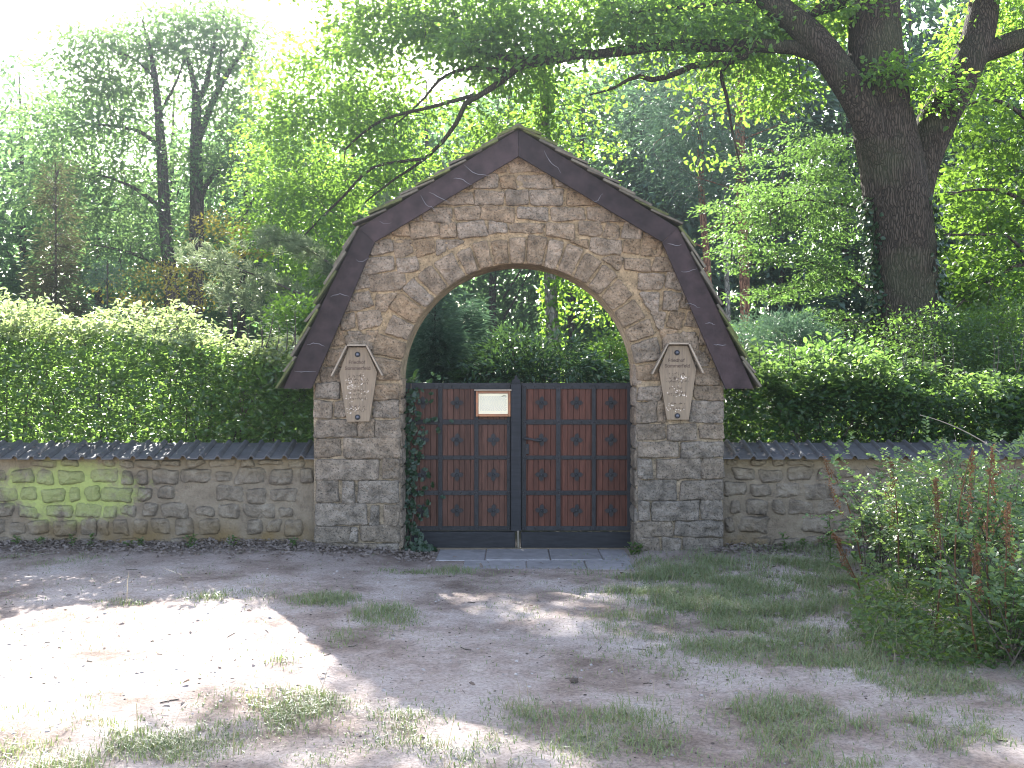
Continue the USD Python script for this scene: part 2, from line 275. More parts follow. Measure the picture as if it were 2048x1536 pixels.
mat('ground', {'g': ('geometry', {}), 'n1': ('noise_texture', {'scale': 1.1, 'detail': 9, 'roughness': 0.68}), 'r1': ('rgb_ramp', {'ramp': [(0.34, (0.15, 0.11, 0.092)), (0.44, (0.275, 0.215, 0.188)), (0.53, (0.385, 0.32, 0.292)), (0.66, (0.475, 0.412, 0.388))]}),
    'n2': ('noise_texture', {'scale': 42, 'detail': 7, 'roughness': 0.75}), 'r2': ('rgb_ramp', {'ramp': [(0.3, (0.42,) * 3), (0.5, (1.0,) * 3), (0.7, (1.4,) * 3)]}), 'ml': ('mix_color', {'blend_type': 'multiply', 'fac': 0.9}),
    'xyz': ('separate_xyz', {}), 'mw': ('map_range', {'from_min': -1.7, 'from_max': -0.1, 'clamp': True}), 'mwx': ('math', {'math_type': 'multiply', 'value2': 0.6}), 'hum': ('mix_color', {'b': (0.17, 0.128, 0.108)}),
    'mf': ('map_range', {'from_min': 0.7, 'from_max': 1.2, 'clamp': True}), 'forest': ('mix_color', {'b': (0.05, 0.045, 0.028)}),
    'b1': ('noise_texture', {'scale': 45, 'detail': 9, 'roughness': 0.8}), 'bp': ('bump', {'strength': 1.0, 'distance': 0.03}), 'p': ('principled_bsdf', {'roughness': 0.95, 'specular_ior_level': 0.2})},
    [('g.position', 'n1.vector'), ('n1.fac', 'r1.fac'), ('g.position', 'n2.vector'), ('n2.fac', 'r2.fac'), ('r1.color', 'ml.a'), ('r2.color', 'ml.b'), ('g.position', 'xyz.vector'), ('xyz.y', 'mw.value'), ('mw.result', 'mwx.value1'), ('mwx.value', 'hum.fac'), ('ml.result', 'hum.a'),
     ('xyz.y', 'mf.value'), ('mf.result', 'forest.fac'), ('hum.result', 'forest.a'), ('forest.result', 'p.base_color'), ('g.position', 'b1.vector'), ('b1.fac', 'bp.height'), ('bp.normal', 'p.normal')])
mat('glass', {'t': ('transparent_bsdf', {}), 'gl': ('glossy_bsdf', {'roughness': 0.05}), 'f': ('fresnel', {'IOR': 1.45}), 'm': ('mix_closure', {})},
    [('f.fac', 'm.fac'), ('t.BSDF', 'm.closure1'), ('gl.BSDF', 'm.closure2')], surface='m.closure')
mat('haze', {'v': ('principled_volume', {'color': (0.74, 0.87, 1.0), 'density': 0.0002, 'anisotropy': 0.7})}, [], surface=None, volume='v.volume')

# ------------------------------------------------------------------ ground
def gz(x, y):
    x, y = np.asarray(x, float), np.asarray(y, float)
    z = 0.018 * (meshkit.fbm(np.stack([x * 9, y * 9, x * 0], -1), 2, 6) - .5) + 0.03 * (meshkit.fbm(np.stack([x * .5, y * .5, x * 0], -1), 4, 3) - .5) + 0.02 * (meshkit.fbm(np.stack([x * 3, y * 3, x * 0], -1), 3, 5) - .5)
    wall = np.exp(-np.abs(np.minimum(y - 0.15, 0)) / 0.45)
    z = z + wall * 0.07 * np.clip((-1.5 - x) / 0.8, 0, 1) + wall * 0.03 * np.clip((x - 1.5) / 0.8, 0, 1)
    gate = np.clip((1.35 - np.abs(x)) / 0.25, 0, 1) * np.clip((y + 1.5) / 0.8, 0, 1)
    z = z * (1 - gate) - 0.055 * gate
    z = z + 0.03 * np.clip((x - 1.2) / 1.5, 0, 1) * np.clip((-0.5 - y) / 1, 0, 1)
    return z
def axis(lo, a, b, hi, fine, grow=1.25):
    mid = np.arange(a, b + fine / 2, fine); out = [mid]
    s, x = fine, b; r = []
    while x < hi: s *= grow; x += s; r.append(x)
    s, x = fine, a; l = []
    while x > lo: s *= grow; x -= s; l.append(x)
    return np.r_[l[::-1], mid, r]
xs, ys = axis(-160, -6.2, 6.2, 160, 0.055), axis(-60, -7.3, 0.9, 220, 0.055)
gx, gy = np.meshgrid(xs, ys); gzv = gz(gx, gy)
nx, ny = len(xs), len(ys); idx = np.arange(nx * ny).reshape(ny, nx)
q = np.stack([idx[:-1, :-1], idx[:-1, 1:], idx[1:, 1:], idx[1:, :-1]], -1).reshape(-1, 4)
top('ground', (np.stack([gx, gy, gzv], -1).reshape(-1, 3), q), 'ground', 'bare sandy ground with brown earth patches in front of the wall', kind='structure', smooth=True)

# paving slabs before the gate
pave = thing('pavement', 'grey concrete slabs laid before the wooden gate', None, kind='structure')
rng = np.random.default_rng(2)
for (x0, x1, y0, y1) in [(-0.55, 0.07, -0.97, -0.36), (0.08, 0.66, -0.96, -0.36), (0.67, 1.12, -0.9, -0.36), (-0.85, -0.35, -0.345, 0.34), (-0.34, 0.32, -0.345, 0.34), (0.33, 0.86, -0.345, 0.34), (0.87, 1.15, -0.345, 0.34)]:
    z = -0.045 + rng.uniform(-.006, .006)
    m = cbx(x0, x1, y0, y1, z - .06, z + 0.002, 0.006); part(pave, 'slab', m, 'concrete')

# ------------------------------------------------------------------ stones
def stone_mesh(poly, depth, origin, u, v, n, seed, back=0.05, N=56, rough=1.0, dome=False):
    """a rock-faced stone: outline poly in (u,v), face towards n, its edge sunk behind the mortar by back"""
    c = poly.representative_point() if not poly.contains(poly.centroid) else poly.centroid
    c = np.array([c.x, c.y]); ring = poly.exterior; L = ring.length
    b = np.array([ring.interpolate(t * L / N).coords[0] for t in range(N)])
    if not ring.is_ccw: b = b[::-1]
    prof = [(1.0, -back), (1.0, depth * 0.3), (.975, depth * .66), (.93, depth * .88), (.86, depth * 1.0), (.76, depth * 1.06), (.65, depth * 1.1), (.53, depth * 1.12), (.41, depth * 1.13), (.28, depth * 1.13), (.14, depth * 1.13)]
    if dome: prof = [(1.0, -back), (1.0, -.010), (.93, depth * .1), (.86, depth * .5), (.76, depth * .85), (.64, depth), (.5, depth * 1.1), (.34, depth * 1.15), (.17, depth * 1.15)]
    V = []
    size = math.sqrt(poly.area)
    for s, h in prof:
        p = c + (b - c) * s
        w = np.stack([p[:, 0], p[:, 1], np.full(N, seed * 1.7)], -1)
        nz = (meshkit.fbm(w * 7, 3, 11) - .5) * 0.036 + (meshkit.fbm(w * 24, 3, 12) - .5) * 0.042 - .012 * np.clip((meshkit.noise(w * 30, 17) - .72) * 5, 0, 1)
        if h <= -back: nz = nz * 0
        edge = 0.35 if s > .99 else 1.0
        jit = (meshkit.noise(np.stack([b[:, 0] * 30, b[:, 1] * 30, np.full(N, seed + s)], -1), 3) - .5) * 0.010 if h > -back else 0
        rad = unit(b - c)
        V.append(np.c_[p + rad * np.reshape(jit, (-1, 1)) * (s > .9), h + nz * rough * edge])
    V.append(np.array([[c[0], c[1], depth * 1.1]]))
    V = np.vstack(V)
    i, j = np.meshgrid(np.arange(len(prof) - 1), np.arange(N), indexing='ij')
    q = np.stack([i * N + j, i * N + (j + 1) % N, (i + 1) * N + (j + 1) % N, (i + 1) * N + j], -1).reshape(-1, 4)
    f = np.vstack([q[:, [0, 1, 2]], q[:, [0, 2, 3]]])
    e = (len(prof) - 1) * N; jj = np.arange(N)
    f = np.vstack([f, np.stack([e + jj, e + (jj + 1) % N, np.full(N, len(V) - 1)], 1)])
    W = origin + V[:, :1] * u + V[:, 1:2] * v + V[:, 2:3] * n
    if np.dot(np.cross(u, v), n) < 0: f = f[:, ::-1]
    return W, f
def blob(poly, r, seed, amp=0.012, gap=0.0):
    """round the corners of an outline and make it uneven"""
    p = poly.buffer(-gap - r, join_style=1).buffer(r)
    if p.is_empty: return None
    if isinstance(p, MultiPolygon): p = max(p.geoms, key=lambda a: a.area)
    k = max(24, int(p.exterior.length / 0.03))
    b = np.array([p.exterior.interpolate(t / k, normalized=True).coords[0] for t in range(k)])
    w = np.c_[b * 9, np.full(k, seed * 3.1)]
    b = b + amp * 2 * np.stack([meshkit.noise(w, 1) - .5, meshkit.noise(w, 2) - .5], -1)
    p = Polygon(b).buffer(0)
    if isinstance(p, MultiPolygon): p = max(p.geoms, key=lambda a: a.area)
    return p if p.area > 0.004 else None

X_, Y_, Z_ = np.eye(3)
HW, RAD, SPR = 1.245, 1.245, 1.775          # opening half width, arch radius, springing height
AO, BO, CO = (0.0, 4.396), (1.655, 3.369), (2.445, 1.70)    # outer roof line
AI, BI, CI = (0.0, 4.117), (1.495, 3.227), (2.155, 1.70)    # inner edge of the barge boards
gateway = thing('stone_gateway', 'rough tan stone gateway with round arch under a dark gambrel roof', 'gateway')
arch = Polygon([(-HW, -.3), (-HW, SPR)] + [(-RAD * math.cos(t), SPR + RAD * math.sin(t)) for t in np.linspace(0, PI, 49)[1:-1]] + [(HW, SPR), (HW, -.3)])
under = Polygon([(-2.145, -.3), (-2.16, 1.73), (-1.60, 3.29), (0, 4.25), (1.60, 3.29), (2.16, 1.73), (2.145, -.3)])
D0, D1 = 0.010, 0.56
core = extr(under.difference(arch), D0, D1)
part(gateway, 'mortar', core, 'mortar')
ring = Point(0, SPR).buffer(RAD + 0.30, quad_segs=24).difference(arch).intersection(sbox(-3, SPR - .02, 3, 5))
sid = 0
def front_stone(poly, depth=None, name='stone'):
    global sid
    sid += 1
    r = np.random.default_rng(sid)
    part(gateway, name, stone_mesh(poly, depth or r.uniform(.020, .044), np.array([0, D0, 0]), X_, Z_, -Y_, sid, rough=r.uniform(.8, 1.3)), 'pier_stone', smooth=True)
# pier courses read from the photograph: crop scale 3.268, offset (600|1020, 660)
LP = [(30, 128, [(300, 480), (490, 700)]), (140, 232, [(170, 300), (480, 650)]), (245, 342, [(130, 270), (500, 645)]), (350, 455, [(105, 265), (470, 645)]), (462, 575, [(92, 205), (225, 300), (475, 645)]),
      (582, 700, [(98, 372), (380, 482), (490, 648)]), (708, 836, [(102, 262), (285, 650)]), (843, 975, [(105, 520), (540, 648)]), (985, 1132, [(108, 255), (278, 362), (385, 645)]),
      (1142, 1276, [(100, 442), (456, 526), (546, 648)]), (1284, 1386, [(98, 326), (336, 384), (394, 648)]), (1394, 1475, [(98, 300), (310, 500), (510, 648)])]
RP = [(30, 132, [(800, 990), (1000, 1230)]), (145, 240, [(820, 1000), (1170, 1300)]), (250, 356, [(840, 985), (1200, 1360)]), (363, 458, [(838, 992), (1195, 1390)]), (468, 608, [(828, 962), (968, 1012), (1175, 1398)]),
      (616, 716, [(832, 1014), (1030, 1220), (1236, 1395)]), (728, 832, [(832, 1106), (1124, 1398)]), (840, 974, [(836, 928), (948, 1250), (1258, 1398)]), (982, 1110, [(834, 1086), (1112, 1396)]),
      (1120, 1240, [(836, 915), (925, 1230), (1250, 1394)]), (1248, 1352, [(830, 1065), (1076, 1394)]), (1360, 1480, [(828, 976), (988, 1122), (1132, 1394)])]
rs = np.random.default_rng(5)
pier_bottom = 99
for side, rows, ox in ((-1, LP, 600), (1, RP, 1020)):
    for (t, bt, cols) in rows:
        z1, z0 = PZ(660 + t / 3.268, 0), PZ(660 + bt / 3.268, 0)
        for (a, b) in cols:
            x0, x1 = PX(ox + a / 3.268, 0), PX(ox + b / 3.268, 0)
            j = lambda: rs.uniform(-.014, .014)
            p = Polygon([(x0 + j(), z0 + j()), (x1 + j(), z0 + j()), (x1 + j(), z1 + j()), (x0 + j(), z1 + j())]).intersection(under.buffer(0.03)).difference(arch.buffer(-.012)).difference(ring.buffer(0.012))
            if p.is_empty or p.area < .006: continue
            if isinstance(p, MultiPolygon): p = max(p.geoms, key=lambda a: a.area)
            p = blob(p, 0.012, sid, 0.012, -0.005)
            if p: front_stone(p)
# arch stones
a0 = 0.03; k = 0
rv = np.random.default_rng(8)
cuts = [0.0]
while cuts[-1] < PI - .1: cuts.append(cuts[-1] + rv.uniform(.115, .185))
cuts = np.array(cuts) * PI / cuts[-1]
for t0, t1 in zip(cuts[:-1], cuts[1:]):
    ro = RAD + rv.uniform(.25, .34); g = .011
    pts = [((RAD - .004) * math.cos(t), SPR + (RAD - .004) * math.sin(t)) for t in np.linspace(t0 + g, t1 - g, 5)] + [(ro * math.cos(t), SPR + ro * math.sin(t)) for t in np.linspace(t1 - g * .8, t0 + g * .8, 5)]
    p = blob(Polygon(pts), 0.012, sid + 50, 0.009, 0.0)
    if p: front_stone(p, name='arch_stone')
# spandrels and gable: courses above the piers
z = 1.98
region = under.buffer(-0.01).difference(Point(0, SPR).buffer(RAD + .325, quad_segs=24)).difference(arch).intersection(sbox(-3, 1.985, 3, 5))
while z < 4.2:
    h = rs.uniform(.15, .215); x = -2.2 + rs.uniform(0, .3)
    while x < 2.3:
        w = rs.uniform(.17, .42)
        tilt = 0.05 * np.sign(x)
        j = lambda: rs.uniform(-.02, .02)
        p = Polygon([(x + .012 + j(), z + .01 + j()), (x + w - .012 + j(), z + .01 + j()), (x + w - .012 + j(), z + h - .01 + j()), (x + .012 + j(), z + h - .01 + j())])
        p = affinity.rotate(p, rs.uniform(-4, 4) + (6 if x < 0 else -6) * min(abs(x), 1.5) * (z < 3.3)).intersection(region)
        x += w
        if p.is_empty: continue
        if isinstance(p, MultiPolygon): p = max(p.geoms, key=lambda a: a.area)
        if p.geom_type != 'Polygon' or p.area < .008: continue
        p = blob(p, 0.014, sid, 0.016, -0.003)
        if p: front_stone(p, depth=rs.uniform(.014, .036))
    z += h
# jamb stones inside the opening
for side in (-1, 1):
    z = -.2
    while z < SPR - .05:
        h = rs.uniform(.16, .26); y = D0 - .01
        ws = [.54] if rs.random() < .5 else [rs.uniform(.2, .32)]
        if len(ws) == 1 and ws[0] < .5: ws.append(.54 - ws[0])
        for w in ws:
            p = blob(Polygon([(y + .008, z + .008), (y + w - .008, z + .008), (y + w - .008, z + h - .008), (y + .008, z + h - .008)]), .02, sid, .008)
            if p:
                sid += 1
                part(gateway, 'jamb_stone', stone_mesh(p, .022, np.array([side * HW, 0, 0]), Y_, Z_, -side * X_, sid, N=32, rough=.6), 'pier_stone', smooth=True)
            y += w
        z += h
# barge boards
def both(pts):
    for s in (-1, 1): yield s, [(s * a, b) for a, b in pts]
for s, pts in both([AO, BO, BI, AI]):
    pts = [(a + s * .002 if abs(a) < .01 else a, b) for a, b in pts]
    part(gateway, 'barge_board', extr(Polygon(pts), -.135, -.09), 'barge_paint')
for s, pts in both([(BO[0] + .001, BO[1] - .003), (2.05, 2.56), (2.30, 2.02), CO, CI, (BI[0] + .001, BI[1] - .003)]):
    part(gateway, 'barge_board', extr(Polygon(pts), -.136, -.091), 'barge_paint')
for s, pts in both([AO, BO, (BO[0] - .03, BO[1] - .07), (0, 4.28)]):
    part(gateway, 'roof_deck', extr(Polygon([(a + (s * .002 if abs(a) < .01 else 0), b - .006) for a, b in pts]), -.088, .80), 'barge_paint')
for s, pts in both([(BO[0] + .002, BO[1] - .012), (2.05, 2.548), (2.295, 2.012), (CO[0] - .005, CO[1] + .012), (CO[0] - .075, CO[1] + .012), (2.23, 2.0), (1.98, 2.54), (BO[0] - .03, BO[1] - .09)]):
    part(gateway, 'roof_deck', extr(Polygon(pts), -.088, .80), 'barge_paint')
# roof tiles: courses along each slope
rt = np.random.default_rng(21)
def slope_tiles(p0, p1, n, s):
    p0, p1 = np.array(p0), np.array(p1); L = np.linalg.norm(p1 - p0); d = (p1 - p0) / L; nn = np.array([-d[1], d[0]])
    if nn[1] < 0: nn = -nn
    if nn[1] < .2 and nn[0] < 0: nn = -nn
    ex = L / n
    for k in range(n):
        y = -.170 - rt.uniform(0, .03)
        for c in range(6):
            w = .172
            lo = p0 + d * (ex * (k + 1) + .025 + rt.uniform(-.018, .018)); up = p0 + d * max(ex * (k + 1) - ex * 1.75, -.01)
            t = rt.uniform(.019, .027)
            l0, l1 = lo + nn * (kick := rt.uniform(.038, .066)), lo + nn * (kick + t); u0, u1 = up + nn * .004, up + nn * (.004 + t)
            poly = Polygon([(s * a, b) for a, b in (u0, u1, l1, l0)])
            dy = rt.uniform(0, .004); zj = rt.uniform(-.003, .003)
            v, f = extr(poly, y + .002, y + w - .002); v = v + np.array([0, 0, zj])
            part(gateway, 'roof_tile', (v, f), 'moss' if rt.random() < .45 else 'roof_tile')
            y += w
for s in (-1, 1):
    slope_tiles((0.0, AO[1] - .002), BO, 10, s)
    slope_tiles(BO, (2.05, 2.56), 4, s); slope_tiles((2.05, 2.56), (2.30, 2.02), 3, s); slope_tiles((2.30, 2.02), CO, 2, s)
for k in range(3):
    poly = Polygon([(-.17, 4.33), (-.16, 4.345), (-.02, 4.44), (0.02, 4.44), (.16, 4.345), (.17, 4.33), (0, 4.42)])
    part(gateway, 'ridge_tile', extr(poly, -.19 + k * .36, .165 + k * .36), 'roof_tile')
# cobweb wisps and straw caught on the boards
rc = np.random.default_rng(4)
for (px, py, L, sl) in [(955, 342, 40, .5), (925, 362, 34, .3), (880, 395, 42, .5), (770, 443, 26, .2), (725, 520, 30, 0), (680, 592, 36, -.05), (632, 690, 40, .1), (610, 743, 42, .1), (1104, 325, 30, 1.4), (1195, 395, 22, -.6), (1350, 485, 22, -.1), (1378, 541, 28, -.1), (1385, 610, 32, .15), (1420, 648, 26, -.05), (1440, 690, 34, .1), (857, 410, 30, 1.2)]:
    y = -.139; bend, frq, L = rc.uniform(-5, 7), rc.uniform(.7, 1.8), L * rc.uniform(.7, 1.3)
    pts = []
    for t in np.linspace(0, 1, 7):
        q = P(px + (t - .5) * L + rc.uniform(-1.5, 1.5), py + (t - .5) * L * sl + bend * math.sin(t * PI * frq) + rc.uniform(-1.2, 1.2), y); pts.append(q)
    part(gateway, 'cobweb', tube(pts, np.array([.001, .0022, .0035, .0028, .0032, .002, .001]) * rc.uniform(.7, 1.4), 4), 'cobweb')

# ------------------------------------------------------------------ gate leaves
GY = 0.42
def strap(parent, x0, x1, z0, z1, y=GY):
    part(parent, 'iron_strap', cbx(x0, x1, y - .016, y - .003, z0, z1, .003), 'iron')
def rosette(parent, x, z, y=GY, seed=0):
    r = np.random.default_rng(seed)
    pet = [affinity.rotate(affinity.scale(Point(0, .034).buffer(.022, 6), 1, 1.12), a, origin=(0, 0)) for a in (0, 90, 180, 270)]
    pts = shapely.union_all(pet + [affinity.rotate(sbox(-.022, -.022, .022, .022), 45)] + [Polygon([(-.012, .045), (.012, .045), (0, .068)])] + [affinity.rotate(Polygon([(-.012, .045), (.012, .045), (0, .068)]), a, origin=(0, 0)) for a in (90, 180, 270)])
    pts = affinity.rotate(affinity.scale(pts, 1.12, 1.12, origin=(0, 0)), r.uniform(-9, 9), origin=(0, 0))
    a = extr(affinity.translate(pts, x, z), y - .012, y + .001)
    m = part(parent, 'rosette', a, 'iron')
    bo = trimesh.creation.icosphere(2, .017); bo.apply_scale([1, .8, 1]); bo.apply_translation([x, y - .016, z])
    part(m, 'boss', bo, 'iron', smooth=True)
rows = [(767.5, 778), (839, 849), (911, 919), (981, 990), (1052, 1061)]
def gate_leaf(label, xe, xi, vcols, rcols, wood, seed, skip=()):
    """xe, xi: outer and inner edge in pixels at the gate's depth"""
    g = thing('gate_leaf', label, 'gate')
    r = np.random.default_rng(seed)
    a, b = sorted((PX(xe, GY), PX(xi, GY))); z0, z1 = PZ(1061, GY), PZ(768, GY)
    n = 19; w = (b - a) / n
    for k in range(n):
        part(g, 'plank', cbx(a + k * w + .0012, a + (k + 1) * w - .0012, GY + r.uniform(0, .002), GY + .035, z0 + .004, z1 - .006, .003), wood)
    part(g, 'backing', bx(a + .002, b - .002, GY + .0365, GY + .046, z0 + .006, z1 - .008), 'dark_board')
    for t, bt in rows: strap(g, a - .004, b + .004, PZ(bt, GY), PZ(t, GY), GY)
    for c0, c1 in vcols: strap(g, PX(c0, GY), PX(c1, GY), z0 + .003, z1 - .003, GY - .004)
    part(g, 'top_rail', cbx(a - .004, b + .004, GY - .012, GY + .05, z1 + .001, z1 + .012, .003), 'iron')
    studs = []
    def stud(x, z, rr=.0085):
        m = trimesh.creation.icosphere(1, rr); m.apply_scale([1, .6, 1]); m.apply_translation([x, GY - .019, z]); studs.append(m)
    for t, bt in rows:
        zc = (PZ(t, GY) + PZ(bt, GY)) / 2
        for x in np.arange(a + .05, b, .0995): stud(x, zc)
    for c0, c1 in vcols:
        xc = (PX(c0, GY) + PX(c1, GY)) / 2
        for z in np.arange(z0 + .06, z1, .098): stud(xc, z)
        for t, bt in rows: stud(xc, (PZ(t, GY) + PZ(bt, GY)) / 2, .012)
    part(g, 'studs', cat_(studs), 'iron', smooth=True, kind='stuff')
    for i, cx in enumerate(rcols):
        for jx, cy in enumerate((805.5, 879.5, 949.5, 1021)):
            if (i, jx) in skip: continue
            rosette(g, PX(cx, GY), PZ(cy, GY), GY, seed * 100 + i * 10 + jx)
    return g
gl = gate_leaf('left leaf of the red-brown plank gate, with centre post and notice board fixed to it', 804, 1021, [(804, 811), (876.5, 885), (948.5, 957), (1014, 1021)], (846, 914, 987), 'plank_wood_dull', 3, skip={(2, 0)})
gr = gate_leaf('right leaf of the red-brown plank gate, with iron lever handle and keyhole', 1043, 1263, [(1043, 1052), (1112, 1121), (1183.5, 1191.5), (1254, 1263)], (1083, 1153, 1222), 'plank_wood', 4)
# centre post with finial, kick boards, drop bolt
x0, x1 = PX(1022, GY - .05), PX(1042, GY - .05)
post = cat_([cbx(x0, x1, GY - .055, GY + .01, PZ(1061, GY), PZ(768, GY), .005)])
part(gl, 'centre_post', post, 'dark_board')
part(gl, 'rebate_bar', bx(x0 - .05, x1 + .05, GY + .052, GY + .07, PZ(1061, GY), PZ(770, GY)), 'dark_board')
xm = (x0 + x1) / 2; zt = PZ(768, GY - .05)
part(gl, 'finial', extr(Polygon([(x0 + .002, zt + .001), (x1 - .002, zt + .001), (x1 - .012, zt + .045), (xm + .02, zt + .05), (xm + .012, zt + .085), (xm, zt + .098), (xm - .012, zt + .085), (xm - .02, zt + .05), (x0 + .012, zt + .045)]), GY - .05, GY + .005), 'dark_board')
zk0, zk1 = PZ(1097, GY), PZ(1063, GY)
part(gl, 'kick_board', cbx(PX(812, GY), PX(1030, GY), GY - .03, GY + .03, zk0, zk1, .006), 'dark_board')
part(gl, 'drop_bolt', tube([P(1036, 1060, GY - .045), P(1036.5, 1080, GY - .045), P(1037, 1101, GY - .045)], .011, 8), 'bolt_rod')
part(gr, 'kick_board', cbx(PX(1042, GY), PX(1261, GY), GY - .03, GY + .03, zk0 - .004, zk1 - .004, .006), 'dark_board')
# lever handle on the right leaf
hz = PZ(880, GY)
h = spline([P(1083, 881, GY - .02), P(1083, 881, GY - .06), P(1078, 881, GY - .065), P(1062, 878.5, GY - .065), P(1052, 877, GY - .065), P(1048, 877, GY - .06)], 22)
part(gr, 'lever_handle', tube(h, np.interp(np.linspace(0, 1, 22), [0, .3, .7, 1], [.011, .011, .012, .015]), 8), 'iron', smooth=True)
part(gr, 'lock_plate', cbx(PX(1050, GY), PX(1058, GY), GY - .021, GY - .0005, PZ(908, GY), PZ(888, GY), .003), 'iron')
part(gr, 'keyhole', cbx(PX(1052.5, GY), PX(1054.5, GY), GY - .0235, GY - .021, PZ(900, GY), PZ(896, GY), .0005), 'engraving')
top("threshold", cbx(-1.15, 1.2, .345, .5, -.12, -.035, .012), 'threshold_wood', 'low brown timber sill under the gate', 'threshold')
# notice board hung on the left leaf
NY = GY - .022
nb = thing('notice_board', 'small framed paper notice under a little pale ledge on the left gate leaf', 'notice board')
fx0, fx1, fz0, fz1 = PX(952, NY), PX(1021, NY), PZ(833, NY), PZ(782, NY)
part(nb, 'back_board', bx(fx0 + .006, fx1 - .006, NY - .012, NY, fz0 + .006, fz1 - .006), 'frame_wood')
t = .026
for (a, b, c, d) in ((fx0, fx0 + t, fz0, fz1), (fx1 - t, fx1, fz0, fz1), (fx0 + t + .001, fx1 - t - .001, fz0, fz0 + t), (fx0 + t + .001, fx1 - t - .001, fz1 - t, fz1)):
    part(nb, 'frame', cbx(a, b, NY - .035, NY + .0005, c, d, .004), 'frame_wood')
part(nb, 'ledge', cbx(fx0 - .02, fx1 + .012, NY - .055, NY + .001, fz1 + .001, fz1 + .018, .004), 'pale_wood')
sheet = part(nb, 'paper', bx(fx0 + t + .002, fx1 - t - .002, NY - .016, NY - .0125, fz0 + t + .002, fz1 - t - .002), 'paper')
r = np.random.default_rng(6); pr = []
zz = fz1 - t - .035
while zz > fz0 + t + .03:
    x = fx0 + t + .02
    while x < fx1 - t - .03:
        w = r.uniform(.008, .03)
        pr.append(bx(x, min(x + w, fx1 - t - .015), NY - .0172, NY - .0161, zz, zz + .0045)); x += w + .006
    zz -= .012
part(sheet, 'print', cat_(pr), 'print_ink')
part(sheet, 'mark', cat_([tube([np.array([fx1 - t - .075, NY - .0168, fz1 - t - .037]), np.array([fx1 - t - .05, NY - .0168, fz1 - t - .026]), np.array([fx1 - t - .02, NY - .0168, fz1 - t - .028])], [.002, .006, .003], 5)]), 'dark_ink')
part(nb, 'glass', bx(fx0 + t - .002, fx1 - t + .002, NY - .024, NY - .021, fz0 + t - .002, fz1 - t + .002), 'glass')
for x in (fx0 + .012, fx1 - .012):
    m = trimesh.creation.icosphere(1, .005); m.apply_translation([x, NY - .036, (fz0 + fz1) / 2]); part(nb, 'screw', m, 'screw_head')

# coffin shaped wooden plaques
def plaque(label, ox, sc, pts_outer, roof, screws, lines, seed, flecks):
    g = thing('wooden_plaque', label, 'plaque')
    Yp = -.075
    c = lambda a: (PX(ox[0] + a[0] / 9.04, Yp), PZ(ox[1] + a[1] / 9.04, Yp))
    body = Polygon([c(a) for a in pts_outer])
    part(g, 'board', extr(body, Yp, Yp + .045), 'plaque_wood')
    for a, b in zip(roof[:-1], roof[1:]):
        a, b = np.array(c(a)), np.array(c(b)); d = unit(b - a); n = np.array([-d[1], d[0]]); n = n if n[1] > 0 else -n
        if abs(d[1]) > .1: a = a + d * .001; b = b - d * .001
        part(g, 'roof_board', extr(Polygon([a, b, b + n * .016, a + n * .016]), Yp - .055, Yp + .045), 'pale_wood')
    for a in screws:
        x, z = c(a)
        w = trimesh.creation.cylinder(.028, .008, sections=20); w.apply_transform(trimesh.transformations.rotation_matrix(PI / 2, [1, 0, 0])); w.apply_translation([x, Yp - .004, z])
        m = part(g, 'washer', w, 'iron')
        hd = trimesh.creation.icosphere(2, .017); hd.apply_scale([1, .7, 1]); hd.apply_translation([x, Yp - .010, z]); part(m, 'bolt_head', hd, 'screw_head', smooth=True)
    r = np.random.default_rng(seed)
    for (txt, cx, cy, hh) in lines:
        x, z = c((cx, cy))
        if txt[0] == '~':       # worn letters that can no longer be read: short strokes
            n = int(txt[1:]); st = []; step = .0135
            for k in range(n):
                if r.random() < .16: continue
                for _ in range(r.integers(1, 4)):
                    p0 = np.array([x + (k - n / 2) * step + r.uniform(0, .007), Yp - .0008, z + r.uniform(0, .016)]); p1 = p0 + np.array([r.uniform(-.006, .007), 0, r.uniform(-.016, .016)])
                    st.append(tube([p0, (p0 + p1) / 2 + np.array([r.uniform(-.003, .003), 0, 0]), p1], .0022, 4))
            part(g, 'lettering', cat_(st), 'engraving', kind='stuff')
        else:
            m = meshkit.text_mesh(txt, hh, .002, bold=True); v = np.array(m.vertices); v[:, 0] -= (v[:, 0].max() + v[:, 0].min()) / 2
            v = np.stack([v[:, 0] + x, Yp - v[:, 2] + .0005, v[:, 1] + z], 1)
            part(g, 'lettering', (v, np.array(m.faces)[:, ::-1]), 'engraving')
    fl = []
    for (cx, cy, sx, sy, n) in flecks:
        for _ in range(n):
            x, z = c((cx + r.normal() * sx, cy + r.normal() * sy))
            a = r.uniform(.0015, .0045)
            k = Point(0, 0).buffer(a, 3); k = affinity.scale(k, r.uniform(.6, 1.6), r.uniform(.6, 2.0)); k = affinity.translate(affinity.rotate(k, r.uniform(0, 180)), x, z)
            fl.append(extr(k, Yp - .0012 - r.uniform(0, .0008), Yp + .002))
    part(g, 'flaked_paint', cat_(fl), 'white_fleck')
    part(g, 'fresh_patch', extr(Polygon([c(a) for a in pts_outer[:2]] + [c((pts_outer[1][0] - 25, pts_outer[1][1] + 45)), c((pts_outer[0][0] + 25, pts_outer[0][1] + 45))]), Yp - .0005, Yp + .002), 'plaque_fresh_wood') if False else None
